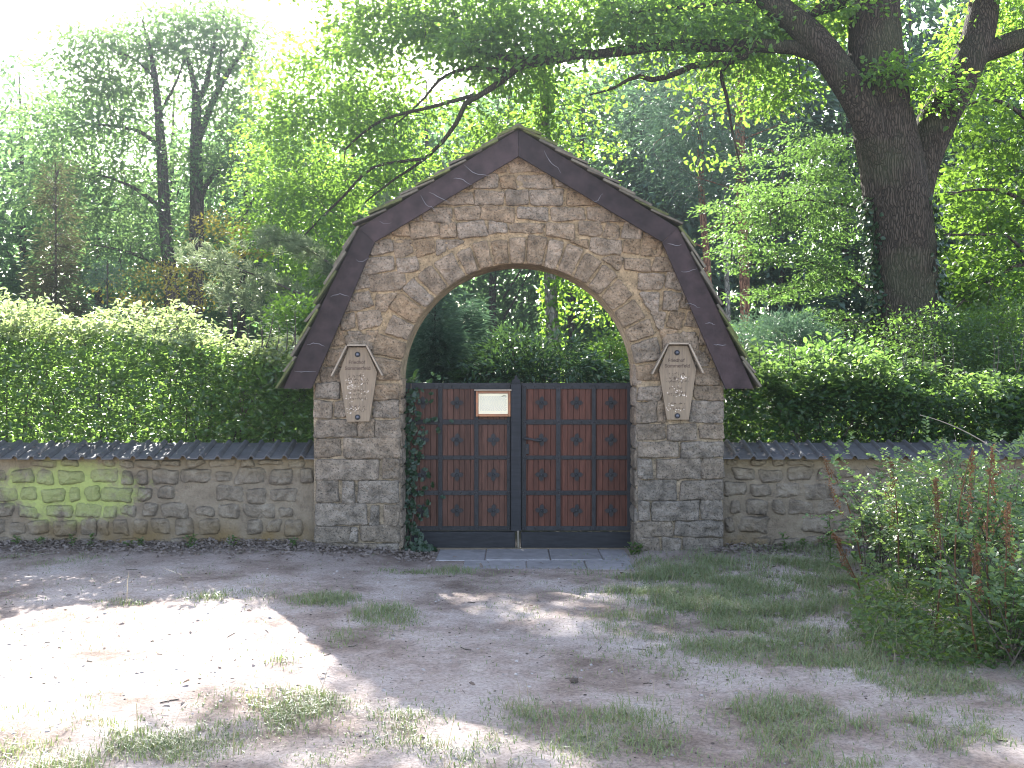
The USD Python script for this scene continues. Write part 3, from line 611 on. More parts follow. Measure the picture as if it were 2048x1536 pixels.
plaque('left coffin-shaped wooden plaque with flaked white lettering on the left pier', (650, 680), 1, [(430, 135), (745, 135), (940, 580), (800, 1470), (395, 1480), (258, 600)],
       [(140, 660), (415, 110), (750, 110), (1035, 650)], [(590, 262), (590, 1395)],
       [('Friedhof', 580, 430, .032), ('Sommerfeld', 590, 540, .034), ('~13', 580, 660, 0), ('~18', 600, 735, 0), ('~17', 590, 800, 0), ('~12', 590, 925, 0), ('~14', 590, 1000, 0), ('~14', 590, 1075, 0), ('~13', 580, 1205, 0), ('~14', 590, 1285, 0)], 31,
       [(480, 760, 70, 40, 12), (680, 700, 40, 60, 12), (480, 850, 30, 40, 24), (440, 1080, 30, 90, 10), (690, 1000, 40, 90, 9), (470, 1290, 40, 40, 8), (600, 1240, 90, 20, 8)])
plaque('right coffin-shaped wooden plaque, darker and less flaked, on the right pier', (1290, 680), 1, [(425, 105), (770, 105), (925, 530), (790, 1440), (400, 1440), (255, 545)],
       [(130, 625), (415, 80), (775, 80), (1025, 600)], [(578, 228), (585, 1370)],
       [('Friedhof', 570, 395, .032), ('Sommerfeld', 585, 495, .034), ('~13', 580, 630, 0), ('~18', 600, 700, 0), ('~17', 590, 765, 0), ('~12', 580, 890, 0), ('~14', 580, 970, 0), ('~14', 580, 1010, 0), ('~13', 580, 1170, 0), ('~12', 580, 1250, 0)], 32,
       [(660, 700, 60, 30, 22), (600, 930, 70, 60, 16), (450, 1190, 30, 30, 8), (690, 990, 20, 12, 6), (540, 1270, 60, 20, 10)])

# ------------------------------------------------------------------ low walls with tile coping
def low_wall(label, x0, x1, seed):
    g = thing('garden_wall', label, 'wall')
    r = np.random.default_rng(seed); YF = .125
    # body with an undulating face
    nxx, nzz = int((x1 - x0) / .035), 34
    xx, zz = np.meshgrid(np.linspace(x0, x1, nxx), np.linspace(-.3, .985, nzz))
    fy = YF + (meshkit.fbm(np.stack([xx * 2.5, zz * 2.5, xx * 0 + seed], -1), 3, 9) - .5) * .03 + (meshkit.fbm(np.stack([xx * 11, zz * 11, xx * 0 + seed], -1), 3, 10) - .5) * .022
    fv = np.stack([xx, fy, zz], -1).reshape(-1, 3); bv = np.stack([xx, xx * 0 + .47, zz], -1).reshape(-1, 3)
    id_ = np.arange(nxx * nzz).reshape(nzz, nxx)
    fq = np.stack([id_[:-1, :-1], id_[:-1, 1:], id_[1:, 1:], id_[1:, :-1]], -1).reshape(-1, 4); n = nxx * nzz
    tq = np.stack([id_[-1, :-1], id_[-1, 1:], id_[-1, 1:] + n, id_[-1, :-1] + n], -1)
    e0 = np.stack([id_[:-1, 0], id_[1:, 0], id_[1:, 0] + n, id_[:-1, 0] + n], -1); e1 = np.stack([id_[:-1, -1], id_[:-1, -1] + n, id_[1:, -1] + n, id_[1:, -1]], -1)
    part(g, 'mortar', (np.vstack([fv, bv]), np.vstack([fq, fq[:, ::-1] + n, tq, e0, e1])), 'wall_mortar', smooth=40)
    z = -.04; sd = seed * 1000
    while z < .93:
        h = min(r.uniform(.15, .25), .955 - z); x = x0 + r.uniform(0, .1)
        if h < .08: break
        while x < x1 - .1:
            w = r.uniform(.15, .40)
            if x + w > x1 - .02: break
            if r.random() < .95:
                j = lambda: r.uniform(-.025, .025)
                g0 = r.uniform(.008, .03)
                p = Polygon([(x + g0 + j(), z + g0 + j()), (x + w - g0 + j(), z + g0 + j()), (x + w - g0 + j(), z + h - g0 * .6 + j()), (x + g0 + j(), z + h - g0 * .6 + j())]).buffer(0)
                if p.geom_type == 'Polygon' and p.area > .006:
                    p = blob(p, .028, sd, .018)
                    if p: part(g, 'stone', stone_mesh(p, r.uniform(.018, .042), np.array([0, YF - .004, 0]), X_, Z_, -Y_, sd, N=40, rough=.95, dome=True), 'wall_stone', smooth=True)
                sd += 1
            x += w
        z += h
    # pantiles with a side roll, one sloping course with a second row behind the front one
    yf, zf, yb, zb = .015, .965, .52, 1.10
    L = math.hypot(yb - yf, zb - zf); sl = np.array([0, (yb - yf) / L, (zb - zf) / L]); nr = np.array([0, -sl[2], sl[1]])
    pit = .178
    prof = [(0, .0), (.02, .002), (.112, .002), (.122, .008), (.130, .028), (.143, .038), (.158, .036), (.170, .024), (.182, .010)]
    lower = [(a, b - .014) for a, b in prof]
    loop = np.array(prof + lower[::-1])
    tri = trimesh.creation.triangulate_polygon(Polygon(loop), engine='earcut')
    k = 0; x = x0
    while x < x1 - .05:
        jz, jx, jr = r.uniform(-.004, .004), r.uniform(-.003, .003), r.uniform(-.012, .012)
        V = []
        for t in (0.0, .5, 1.0):
            c = np.array([x + jx + (t - .5) * jr, yf + r.uniform(-.006, .006) * (t == 0), zf + jz]) + sl * L * t
            V.append(c + loop[:, :1] * X_ + loop[:, 1:] * nr)
        n = len(loop); V = np.vstack(V); fs = []
        for s in range(2):
            for a in range(n):
                b = (a + 1) % n; fs += [(s * n + a, s * n + b, (s + 1) * n + b), (s * n + a, (s + 1) * n + b, (s + 1) * n + a)]
        tv, tf = tri
        mp = cKDTree(loop).query(tv)[1]; cap = mp[tf]
        fs = np.array(fs)[:, ::-1]
        part(g, 'coping_tile', (V, np.vstack([fs, cap, cap[:, ::-1] + 2 * n])), 'wall_tile', smooth=35)
        x += pit
    return g
low_wall('low rubble wall left of the gateway, stained green with algae, under dark tile coping', -7.6, -2.15, 11)
low_wall('low grey rubble wall right of the gateway, half hidden by shrubs', 2.15, 7.6, 12)

# ------------------------------------------------------------------ vegetation builders
def in_view(p, m=1.15):
    """keep what stands within a wedge a little wider than the frame"""
    d = p[:, 1] - CY
    return np.abs((p[:, 0] - CX) / d) < .49 * m
def twigs(starts, ends, r0, r1, rng, sag=.05):
    out = []
    r0 = np.broadcast_to(r0, (len(starts),))
    for a, b, ra in zip(starts, ends, r0):
        mid = (a + b) / 2 + rng.normal(size=3) * sag * np.linalg.norm(b - a) + np.array([0, 0, .06 * np.linalg.norm(b - a)])
        t = np.linspace(0, 1, 5)[:, None]
        p = a * (1 - t) ** 2 + mid * 2 * t * (1 - t) + b * t ** 2
        out.append(tube(p, np.linspace(max(ra, r1), r1, 5), 4, cap=False))
    return cat_(out)
def sprays(centers, out_dir, n, R, rng, leaf=.09, wr=.55, thick=.25, kind=2, up=.9, droop=.15):
    """flat sprays of leaves round each centre: R the spray radius"""
    N = len(centers) * n
    c = np.repeat(centers, n, 0); o = unit(np.repeat(out_dir, n, 0))
    u = rng.normal(size=(N, 3)) * np.array([1, 1, thick]) * np.repeat(np.broadcast_to(R, (len(centers),)), n)[:, None] * .55
    pos = c + u; pos[:, 2] -= droop * (u[:, 0] ** 2 + u[:, 1] ** 2) / (np.repeat(np.broadcast_to(R, (len(centers),)), n) + 1e-6)
    d = unit(o * .6 + unit(u) * .7 + rng.normal(size=(N, 3)) * .5); d[:, 2] -= .25
    nr = unit(rng.normal(size=(N, 3)) * .55 + np.array([0, 0, up]))
    L = leaf * rng.uniform(.65, 1.25, N)
    return leaf_mesh(pos, d, nr, L, L * wr, kind)
def limb(pts, n=14, sides=10, rough=.12, seed=0):
    s = spline(np.asarray(pts, float), n)
    return tube(s[:, :3], s[:, 3], sides, rough=rough, seed=seed), s
def tree(name, label, cat, limbs, sprs, leafm, barkm, rng, n=40, R=.5, leaf=.1, wr=.55, thick=.25, kind=2, group=None, twig_r=.014, sides=10, up=.9, extra=None, smoothbark=True, twig_n=400):
    """limbs: lists of (x,y,z,r); sprs: (N,3) spray centres"""
    g = thing(name, label, cat, group=group)
    tv, nodes = [], []
    for k, l in enumerate(limbs):
        big = max(p[3] for p in l)
        m, s = limb(l, 24 if big > .15 else 14, 28 if big > .3 else sides, .14, k)
        tv.append(m); nodes.append(s)
        if k == 0: part(g, 'trunk', m, barkm, smooth=True)
        else: part(g, 'limb', m, barkm, smooth=True)
    nodes = np.vstack(nodes); sp = np.asarray(sprs)
    # twigs climb from limb to spray, nearer sprays first; later ones fork off earlier twigs
    kd = cKDTree(nodes[:, :3]); dist, near = kd.query(sp)
    order = np.argsort(dist); st = nodes[near, :3].copy(); dep = np.zeros(len(sp), int); placed = np.zeros(len(sp), bool)
    for i in order:
        if placed.any():
            w = np.where(placed)[0]; dd = np.linalg.norm(sp[w] - sp[i], axis=1) * 1.05; b = dd.argmin()
            if dd[b] < dist[i]: st[i] = sp[w[b]]; dep[i] = dep[w[b]] + 1
        placed[i] = True
    o2 = order[:twig_n]
    if len(o2): part(g, 'twigs', twigs(st[o2], sp[o2], twig_r * .82 ** dep[o2], .004, rng), 'twig', kind='stuff')
    od = unit(sp - st + 1e-3); od[:, 2] *= .4
    part(g, 'crown', sprays(sp, od, n, R, rng, leaf, wr, thick, kind, up), leafm, kind='stuff')
    return g, sp, od
def ell(rng, n, c, r, shell=.35):
    """points in an ellipsoid, more of them towards its skin"""
    d = rdir(rng, n); k = rng.uniform(shell, 1, n) ** .6
    return np.asarray(c) + d * k[:, None] * np.asarray(r)
def pblob(rng, n, px, py, rx, ry, Y0, Y1):
    """spray centres: measured in the photograph at px,py, standing between depths Y0 and Y1"""
    a = rng.uniform(0, 2 * PI, n); k = np.sqrt(rng.uniform(0, 1, n)); Y = rng.uniform(Y0, Y1, n)
    return np.array([P(px + rx * k_ * math.cos(a_), py + ry * k_ * math.sin(a_), y) for a_, k_, y in zip(a, k, Y)])
def pl(pts):
    """limb measured as (px, py, Y, width in px)"""
    return [(*P(a, b, Y), w * (Y - CY) / F / 2) for a, b, Y, w in pts]

# ------------------------------------------------------------------ the big oak
ro = np.random.default_rng(100)
oak_limbs = [pl([(1815, 800, 5, 185), (1812, 700, 5, 150), (1812, 600, 5, 124), (1806, 500, 5, 126), (1794, 400, 5, 128), (1778, 300, 5, 122), (1758, 200, 5, 116), (1750, 100, 5.1, 106), (1748, 0, 5.2, 98), (1745, -250, 5.4, 80), (1760, -520, 5.6, 40)]),
    pl([(1795, 420, 4.9, 49), (1755, 290, 4.8, 69), (1715, 200, 4.7, 66), (1665, 125, 4.81, 62), (1615, 65, 4.97, 56), (1560, 20, 5.15, 49), (1500, -30, 5.34, 41), (1400, -110, 5.66, 28), (1250, -180, 6.14, 15)]),
    pl([(1700, 165, 4.7, 39), (1660, 120, 4.83, 34), (1600, 97, 5.02, 30), (1500, 91, 5.34, 28), (1400, 93, 5.66, 25), (1330, 90, 5.88, 23), (1230, 105, 6.2, 21), (1150, 114, 6.46, 20), (1105, 98, 6.6, 18), (1060, 118, 6.75, 16), (1000, 116, 6.94, 12), (965, 104, 7.05, 9), (900, 96, 7.26, 5)]),
    pl([(1160, 115, 6.43, 12), (1040, 132, 6.81, 16), (990, 175, 6.97, 12), (930, 208, 7.16, 11), (912, 248, 7.22, 9), (850, 318, 7.42, 7), (790, 358, 7.61, 5), (730, 405, 7.8, 3)]),
    pl([(1010, 145, 6.91, 9), (930, 138, 7.16, 8), (880, 160, 7.32, 7), (850, 195, 7.42, 5), (790, 250, 7.61, 3)]),
    pl([(1520, 92, 5.28, 16), (1450, 126, 5.5, 14), (1395, 130, 5.68, 13), (1340, 152, 5.85, 12), (1300, 161, 5.98, 11), (1275, 152, 6.06, 9), (1230, 175, 6.2, 6), (1180, 190, 6.36, 3)]),
    pl([(1455, 128, 5.48, 10), (1442, 150, 5.53, 8), (1452, 190, 5.49, 7), (1462, 250, 5.46, 5), (1480, 330, 5.4, 3)]),
    pl([(1550, 15, 5.18, 16), (1480, 0, 5.4, 12), (1400, 12, 5.66, 11), (1330, 20, 5.88, 8), (1200, 30, 6.3, 5)]),
    pl([(1822, 480, 5.05, 60), (1840, 335, 5.2, 72), (1872, 245, 5.3, 78), (1916, 165, 5.4, 70), (1953, 80, 5.5, 64), (1968, 0, 5.6, 57), (1975, -150, 5.7, 45), (1990, -330, 5.8, 20)]),
    pl([(1925, 150, 5.4, 38), (1965, 108, 5.45, 40), (2005, 92, 5.5, 42), (2060, 70, 5.5, 36), (2160, 20, 5.5, 24), (2300, -20, 5.4, 10)]),
    pl([(1745, 60, 5.2, 40), (1700, 0, 5.3, 30), (1650, 15, 5.2, 26), (1620, 30, 5.1, 14)]),
    pl([(1720, -120, 5.3, 44), (1500, -260, 5.34, 34), (1250, -330, 6.14, 22), (950, -340, 7.1, 10)]),
    pl([(950, 190, 7.1, 9), (860, 215, 7.39, 7), (780, 235, 7.64, 6), (690, 300, 7.93, 4)]),
    pl([(850, 318, 7.42, 7), (760, 330, 7.71, 6), (680, 400, 7.96, 5), (610, 470, 8.19, 3)])]
def opb(n, px, py, rx, ry, a=-.5, b=1.7):
    q = pblob(ro, n, px, py, rx, ry, 0, 0); out = []
    for p in q:
        qx = 1024 + (p[0] - CX) * F / -CY; qy = HOR + (CZ - p[2]) * F / -CY
        out.append(P(qx, qy, 4.7 + max(0, 1700 - qx) * .0032 + ro.uniform(a, b)))
    return np.array(out)
sp = np.vstack([opb(120, 820, 120, 230, 120, -.5, 3), opb(150, 690, 290, 170, 110, -.3, 4), opb(110, 620, 440, 120, 110, -.3, 3.5), opb(45, 640, 570, 60, 70, -.5, 1.5), opb(60, 640, 150, 120, 120, .5, 4.5), opb(150, 1060, 60, 270, 85, -.6, 3), opb(120, 1330, 40, 220, 70, -.5, 3), opb(50, 1180, 150, 190, 55, -.2, 3), opb(40, 1500, 160, 120, 60, .6, 3), opb(55, 1230, 60, 330, 90, -1.2, .8), opb(60, 1230, 90, 330, 90, .8, 3.5), opb(20, 850, 60, 180, 70, -1.0, .5), opb(70, 680, -90, 270, 70, -1, 1.5), opb(22, 1420, 220, 50, 120, -.3, .5), opb(70, 1600, 30, 170, 60, 0, 2.5),
    opb(12, 1880, 180, 60, 50, 0, .4), opb(6, 1790, 140, 40, 30, -.5, -.2), opb(60, 880, 20, 280, 60), opb(70, 560, 330, 80, 170, 0, 4), opb(16, 900, 270, 120, 50), opb(20, 1980, 60, 80, 80, .9, 1.9), opb(60, 1100, -140, 420, 110), opb(60, 1650, -150, 300, 120, -1, 3), opb(50, 2050, -120, 160, 160, 0, 3)])
# the photograph shows the sun reaching the hedge top and the ground at the left: no leaves stand in that light
def sunway(p):
    g = p - SUN * (p[:, 2:] / SUN[2]); d = g[:, 1] - CY; px = 1024 + F * (g[:, 0] - CX) / d; py = HOR + F * CZ / d
    a = (d > 2) & shapely.contains_xy(Polygon([(-300, 1190), (530, 1190), (640, 1250), (800, 1340), (650, 1385), (420, 1410), (260, 1480), (160, 1620), (-300, 1700)]), px, py)
    h = p - SUN * ((p[:, 2:] - 2.3) / SUN[2])
    w = p - SUN * ((p[:, 2:] - 3.4) / SUN[2])
    return a | ((h[:, 0] > -6) & (h[:, 0] < -2.6) & (h[:, 1] > .4) & (h[:, 1] < 1.6)) | ((w[:, 0] > -5.2) & (w[:, 0] < -2.6) & (w[:, 1] > 4.7) & (w[:, 1] < 6.0))
g_ = sp - SUN * ((sp[:, 2:] - .6) / SUN[2]); bushlight = ((g_[:, 0] - 4.0) / 1.6) ** 2 + ((g_[:, 1] + 2.6) / 1.5) ** 2 < 1
sp = sp[(~sunway(sp) | (ro.random(len(sp)) < .12)) & (~bushlight | (ro.random(len(sp)) < .15))]
og, sp, od = tree('oak_tree', 'big old oak with massive forked trunk, long limb reaching over the gateway', 'tree', oak_limbs, sp, 'oak_leaf', 'oak_bark', ro, n=56, R=.42, leaf=.098, wr=.64, thick=.45, kind=4, twig_r=.012, twig_n=700)

# ------------------------------------------------------------------ hedges
def hedge(label, x0, x1, y0, y1, zt, seed, leafm, leaf, dens, shoots, rag=.6, z0=.75):
    g = thing('hedge', label, 'hedge'); r = np.random.default_rng(seed)
    V = (x1 - x0) * (y1 - y0) * 1.5
    n = int(dens * V)
    x = r.uniform(x0, x1, n * 2); y = r.uniform(y0, y1, n * 2); h = r.uniform(0, 1, n * 2) ** .85
    topz = np.interp(x, zt[0], zt[1]) + rag * (meshkit.fbm(np.stack([x * 1.5, y * 1.5, x * 0], -1), 4, seed) - .5) * 2
    z = z0 + (topz - z0) * h
    edge = np.minimum(np.minimum(y - y0, y1 - y) / (.5 * (y1 - y0)) * 1.6, (1 - h) * 2.2)
    clump = meshkit.fbm(np.stack([x * 3.2, y * 3.2, z * 3.2], -1), 2, seed + 1)
    keep = (r.random(n * 2) < np.clip(1.05 - .65 * edge, np.where(h < .72, .5, .2), 1)) & (clump > .36 - .06 * (1 - h) + r.normal(size=n * 2) * .04)
    p = np.stack([x, y, z], 1)[keep][:n]
    p = p + np.stack([np.zeros(len(p)), -.18 * (meshkit.noise(p * 1.4, 2) - .3), np.zeros(len(p))], 1)
    m = len(p)
    d = unit(rdir(r, m, .5) + np.array([0, -.5, .1])); nr = unit(r.normal(size=(m, 3)) * .5 + np.array([0, -.25, .8]))
    L = leaf * r.uniform(.6, 1.25, m)
    tz = np.interp(p[:, 0], zt[0], zt[1]); lit_top = p[:, 2] > tz - .22 + .3 * (meshkit.noise(p * 3, 5) - .5)
    part(g, 'foliage', leaf_mesh(p[~lit_top], d[~lit_top], nr[~lit_top], L[~lit_top], L[~lit_top] * .66, 4), leafm, kind='stuff')
    part(g, 'young_growth', leaf_mesh(p[lit_top], d[lit_top], nr[lit_top], L[lit_top] * 1.08, L[lit_top] * .7, 4), 'sunlit_leaf' if leafm == 'hedge_leaf' else 'sunlit_dark_leaf', kind='stuff', label='paler leaves along the hedge top, sunlight put into their colour')  # sunlit hedge top painted by the paler leaf materials
    for k in range(int((x1 - x0) / .42)):
        bx_ = x0 + .2 + k * .42 + r.uniform(-.1, .1); by = r.uniform(y0 + .3, y1 - .3)
        for q in range(2):
            e = np.array([bx_ + r.uniform(-.35, .35), by + r.uniform(-.3, .3), np.interp(bx_, zt[0], zt[1]) - .55])
            part(g, 'stem', tube(spline([(bx_, by, -.1, 0), (bx_ + r.uniform(-.1, .1), by, .8, 0), (*e, 0)], 7)[:, :3], np.linspace(.022, .006, 7), 5), 'twig')
    ru = np.random.default_rng(seed + 7)
    for q in range(26):
        a = ru.uniform(20, 610) if x0 < 0 else ru.uniform(1470, 2040); shoots = shoots + [(a, 700 if x0 < 0 else 745, (655 if x0 < 0 else 700) - ru.uniform(0, 45), ru.uniform(-20, 20), int(ru.integers(5, 9)))]
    for (px, p0, p1, lean, k) in shoots:
        Ys = r.uniform(y0 + .1, y0 + .6)
        a, b = P(px, p0, Ys), P(px + lean, p1, Ys)
        st = spline([(*a, 0), (*((a + b) / 2 + np.array([.02, 0, 0])), 0), (*b, 0)], 9)[:, :3]
        part(g, 'shoot', tube(st, np.linspace(.006, .002, 9), 4), 'twig')
        t = np.linspace(.05, 1, k); pos = a + (b - a) * t[:, None]
        for i in range(k):
            s = 1 if i % 2 else -1
            dd = np.array([[s * .9 + r.normal() * .2, r.normal() * .4, .35 + r.normal() * .2]]); L = leaf * r.uniform(1.0, 1.35) * (1 - .35 * t[i])
            part(g, 'leaf', leaf_mesh(pos[i:i + 1], dd, np.array([[r.normal() * .3, -.3, 1]]), L, L * .62, 4), 'sunlit_leaf' if leafm == 'hedge_leaf' else 'sunlit_dark_leaf')
    return g
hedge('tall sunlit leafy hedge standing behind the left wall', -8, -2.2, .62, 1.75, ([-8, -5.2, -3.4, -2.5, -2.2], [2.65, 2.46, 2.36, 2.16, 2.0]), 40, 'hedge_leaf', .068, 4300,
      [(60, 680, 492, -22, 24), (170, 690, 585, -50, 13), (20, 680, 600, 20, 9), (300, 690, 620, 20, 9), (345, 690, 628, 8, 7), (500, 690, 575, -35, 12), (440, 690, 640, 10, 6), (620, 700, 640, 20, 6), (90, 690, 610, 20, 9)])
hedge('dark shaded hedge standing behind the right wall', 2.25, 8, .62, 1.5, ([2.2, 3, 4, 8], [1.85, 1.95, 1.85, 1.85]), 41, 'dark_hedge_leaf', .072, 3600,
      [(1560, 740, 690, 10, 8), (1620, 740, 668, 4, 9), (1730, 750, 700, 12, 8), (1500, 750, 705, -8, 6), (1860, 750, 720, 10, 7), (1930, 760, 720, -10, 6)])

# ------------------------------------------------------------------ trees and shrubs behind the walls
rb = np.random.default_rng(200)
def line_sprays(rng, pts, n, spread, Yj=.5):
    s = spline(np.array([(*P(a, b, Y), 0) for a, b, Y in pts]), n)[:, :3]
    return s + rng.normal(size=(n, 3)) * np.array([spread, Yj, spread * .5])
# two dark-trunked trees on the left
L1 = [pl([(360, 760, 22, 34), (352, 640, 22, 30), (340, 540, 22, 27), (330, 440, 22, 24), (325, 330, 22, 21), (318, 230, 22, 17), (310, 150, 22, 12), (296, 80, 22, 7), (285, 40, 22, 3)]),
      pl([(330, 430, 22, 12), (290, 390, 21.4, 9), (255, 370, 21, 6), (200, 350, 20.5, 3)]), pl([(322, 300, 22, 10), (270, 260, 21.4, 7), (200, 250, 21, 4)]), pl([(340, 540, 22, 12), (300, 520, 21.4, 9), (240, 500, 21, 5), (185, 490, 21, 3)]),
      pl([(312, 160, 22, 8), (270, 120, 22, 5), (225, 100, 22, 3)]), pl([(318, 230, 22, 8), (350, 170, 22, 5), (370, 120, 22, 3)])]
sp = np.vstack([pblob(rb, 120, 190, 260, 130, 110, 20, 25), pblob(rb, 100, 240, 120, 110, 80, 21, 24), pblob(rb, 80, 170, 390, 140, 70, 20, 24), pblob(rb, 40, 240, 490, 110, 80, 20, 24), pblob(rb, 20, 330, 60, 60, 40, 21, 24)])
tree('chestnut_tree', 'tall feathery tree with one dark leaning trunk, left of the pair', 'tree', L1, sp, 'chestnut_leaf', 'dark_bark', rb, n=46, R=1.15, leaf=.21, wr=.42, thick=.14, kind=2, twig_r=.022, up=1.4, twig_n=200)
L2 = [pl([(388, 760, 23, 36), (390, 640, 23, 32), (393, 520, 23, 30), (394, 400, 23, 28), (392, 290, 23, 24), (394, 195, 23, 18), (384, 150, 23, 11), (372, 100, 23, 5)]),
      pl([(394, 200, 23, 14), (412, 172, 23, 12), (420, 130, 23, 9), (435, 60, 23, 4)]), pl([(394, 285, 23, 16), (412, 240, 23, 14), (432, 190, 23, 13), (460, 140, 23, 11), (482, 110, 23, 8), (500, 60, 23, 4)]), pl([(434, 190, 23, 9), (438, 150, 23, 7), (445, 90, 23, 4)]),
      pl([(394, 420, 23, 14), (420, 360, 22.6, 10), (470, 320, 22, 5)])]
sp = np.vstack([pblob(rb, 100, 440, 90, 90, 70, 21.5, 25), pblob(rb, 60, 460, 220, 60, 70, 21.5, 25), pblob(rb, 50, 430, 330, 70, 50, 21.5, 25), pblob(rb, 24, 380, 460, 90, 60, 23.5, 25), pblob(rb, 20, 400, 30, 90, 30, 21, 24)])
tree('chestnut_tree', 'tree whose dark trunk forks in a Y against the white sky', 'tree', L2, sp, 'chestnut_leaf', 'dark_bark', rb, n=46, R=1.1, leaf=.2, wr=.42, thick=.14, kind=2, twig_r=.02, up=1.4, twig_n=150)
g = thing('young_maple', 'low yellowing understorey tree between the two dark trunks and the hedge', 'tree')
part(g, 'trunk', tube([P(470, 800, 10), P(462, 640, 10), P(440, 520, 10.2)], [.05, .04, .02], 8), 'dark_bark')
sp = np.vstack([pblob(rb, 36, 330, 580, 120, 60, 9.5, 11.5), pblob(rb, 24, 470, 470, 80, 50, 9.5, 11)])
part(g, 'crown', sprays(sp, rdir(rb, len(sp)), 40, .42, rb, .075, .6, .2, 2), 'yellow_leaf', kind='stuff')
# brownish narrow conifer at far left, dark one beside it
def conifer(name, label, px, base, topy, Y, half, seed, leafm, n=90, m=60, needle=.11, wr=.12, droop=.3, group=None, barkm='dark_bark', tw=.05):
    r = np.random.default_rng(seed); g = thing(name, label, 'tree', group=group)
    a, b = P(px, base, Y), P(px, topy, Y); a[2] = -.1; H = b[2] - a[2]
    part(g, 'trunk', tube(spline([(*a, tw), (*((a + b) / 2), tw * .6), (*b, .006)], 10)[:, :3], np.linspace(tw, .008, 10), 8), barkm)
    hw = half * (Y - CY) / F; C, D, T = [], [], []
    for k in range(n):
        t = 1 - (1 - r.random() * .97) ** 1.0; z = a[2] + H * (.06 + .93 * t); R = hw * (1 - t) ** .8 * r.uniform(.75, 1.1) + .05; an = r.uniform(0, 2 * PI)
        d = np.array([math.cos(an), math.sin(an), 0]); o = np.array([a[0], a[1], z]); e = o + d * R + np.array([0, 0, -droop * R + .12 * H * (t > .8) * .3])
        mid = (o + e) / 2 + np.array([0, 0, .10 * R]); T.append(tube([o, mid, e], [.014, .009, .004], 4, cap=False))
        for q in range(max(2, int(5 * R / max(hw, .2)) + 2)):
            s = r.uniform(.25, 1.0); C.append(o + (mid - o) * min(s * 2, 1) + (e - mid) * max(s * 2 - 1, 0)); D.append(d)
    part(g, 'branches', cat_(T), 'twig', kind='stuff')
    C, D = np.array(C), np.array(D); rr = .11 + .05 * hw
    N = len(C) * m; c = np.repeat(C, m, 0); o = np.repeat(D, m, 0); u = r.normal(size=(N, 3)) * np.array([1, 1, .45]) * rr
    d = unit(o * .8 + u / rr * .6 + r.normal(size=(N, 3)) * .35 + np.array([0, 0, -.15])); L = needle * r.uniform(.7, 1.3, N)
    part(g, 'crown', leaf_mesh(c + u, d, r.normal(size=(N, 3)) * .6 + np.array([0, 0, 1.]), L, L * wr, 2), leafm, kind='stuff')
conifer('young_conifer', 'narrow young conifer with sparse brownish foliage near the left edge', 112, 760, 325, 7, 74, 51, 'brown_needle', 80, 34, .10, .16, .15)
conifer('young_conifer', 'small blue-green conifer just right of the narrow brownish one, behind the hedge', 215, 760, 520, 8, 70, 52, 'needle', 60, 34, .10, .16, .35)
# white pine with pale fluffy branches left of the roof
rp = np.random.default_rng(61)
g = thing('white_pine', 'pine with pale fluffy sunlit branches hanging left of the gateway roof', 'tree')
part(g, 'trunk', limb(pl([(790, 800, 6.5, 34), (780, 650, 6.5, 30), (760, 520, 6.5, 22), (752, 455, 6.5, 12)]), 18, 10)[0], 'grey_bark', smooth=True)
cl = []
for br in ([(770, 640, 6.4), (690, 625, 6.3), (560, 570, 5.6), (470, 535, 5.2), (385, 508, 4.9)], [(775, 690, 6.4), (690, 672, 6.3), (600, 640, 5.8), (500, 600, 5.4), (440, 580, 5.2)], [(765, 580, 6.5), (690, 550, 6.4), (620, 500, 6.1), (560, 480, 5.9), (520, 490, 5.8)], [(752, 470, 6.4), (780, 420, 6), (860, 400, 5.9), (900, 420, 5.8)], [(755, 500, 6.4), (780, 470, 5.8), (840, 440, 5.6)]):
    pts = [P(*b) for b in br]; s = spline([(*p, 0) for p in pts], 16)[:, :3]
    part(g, 'branch', tube(s, np.linspace(.04, .006, 16), 5, cap=False), 'twig')
    cl.append(np.repeat(s[4:], 7, 0) + rp.normal(size=(len(s[4:]) * 7, 3)) * np.array([.13, .2, .10]))
C = np.vstack(cl); m = 34; N = len(C) * m; c = np.repeat(C, m, 0)
d = unit(rp.normal(size=(N, 3)) + np.array([-.8, -.2, .5])); L = .13 * rp.uniform(.7, 1.2, N)
part(g, 'crown', leaf_mesh(c + rp.normal(size=(N, 3)) * .03, d, rp.normal(size=(N, 3)), L, .006, 2), 'pale_needle', kind='stuff')
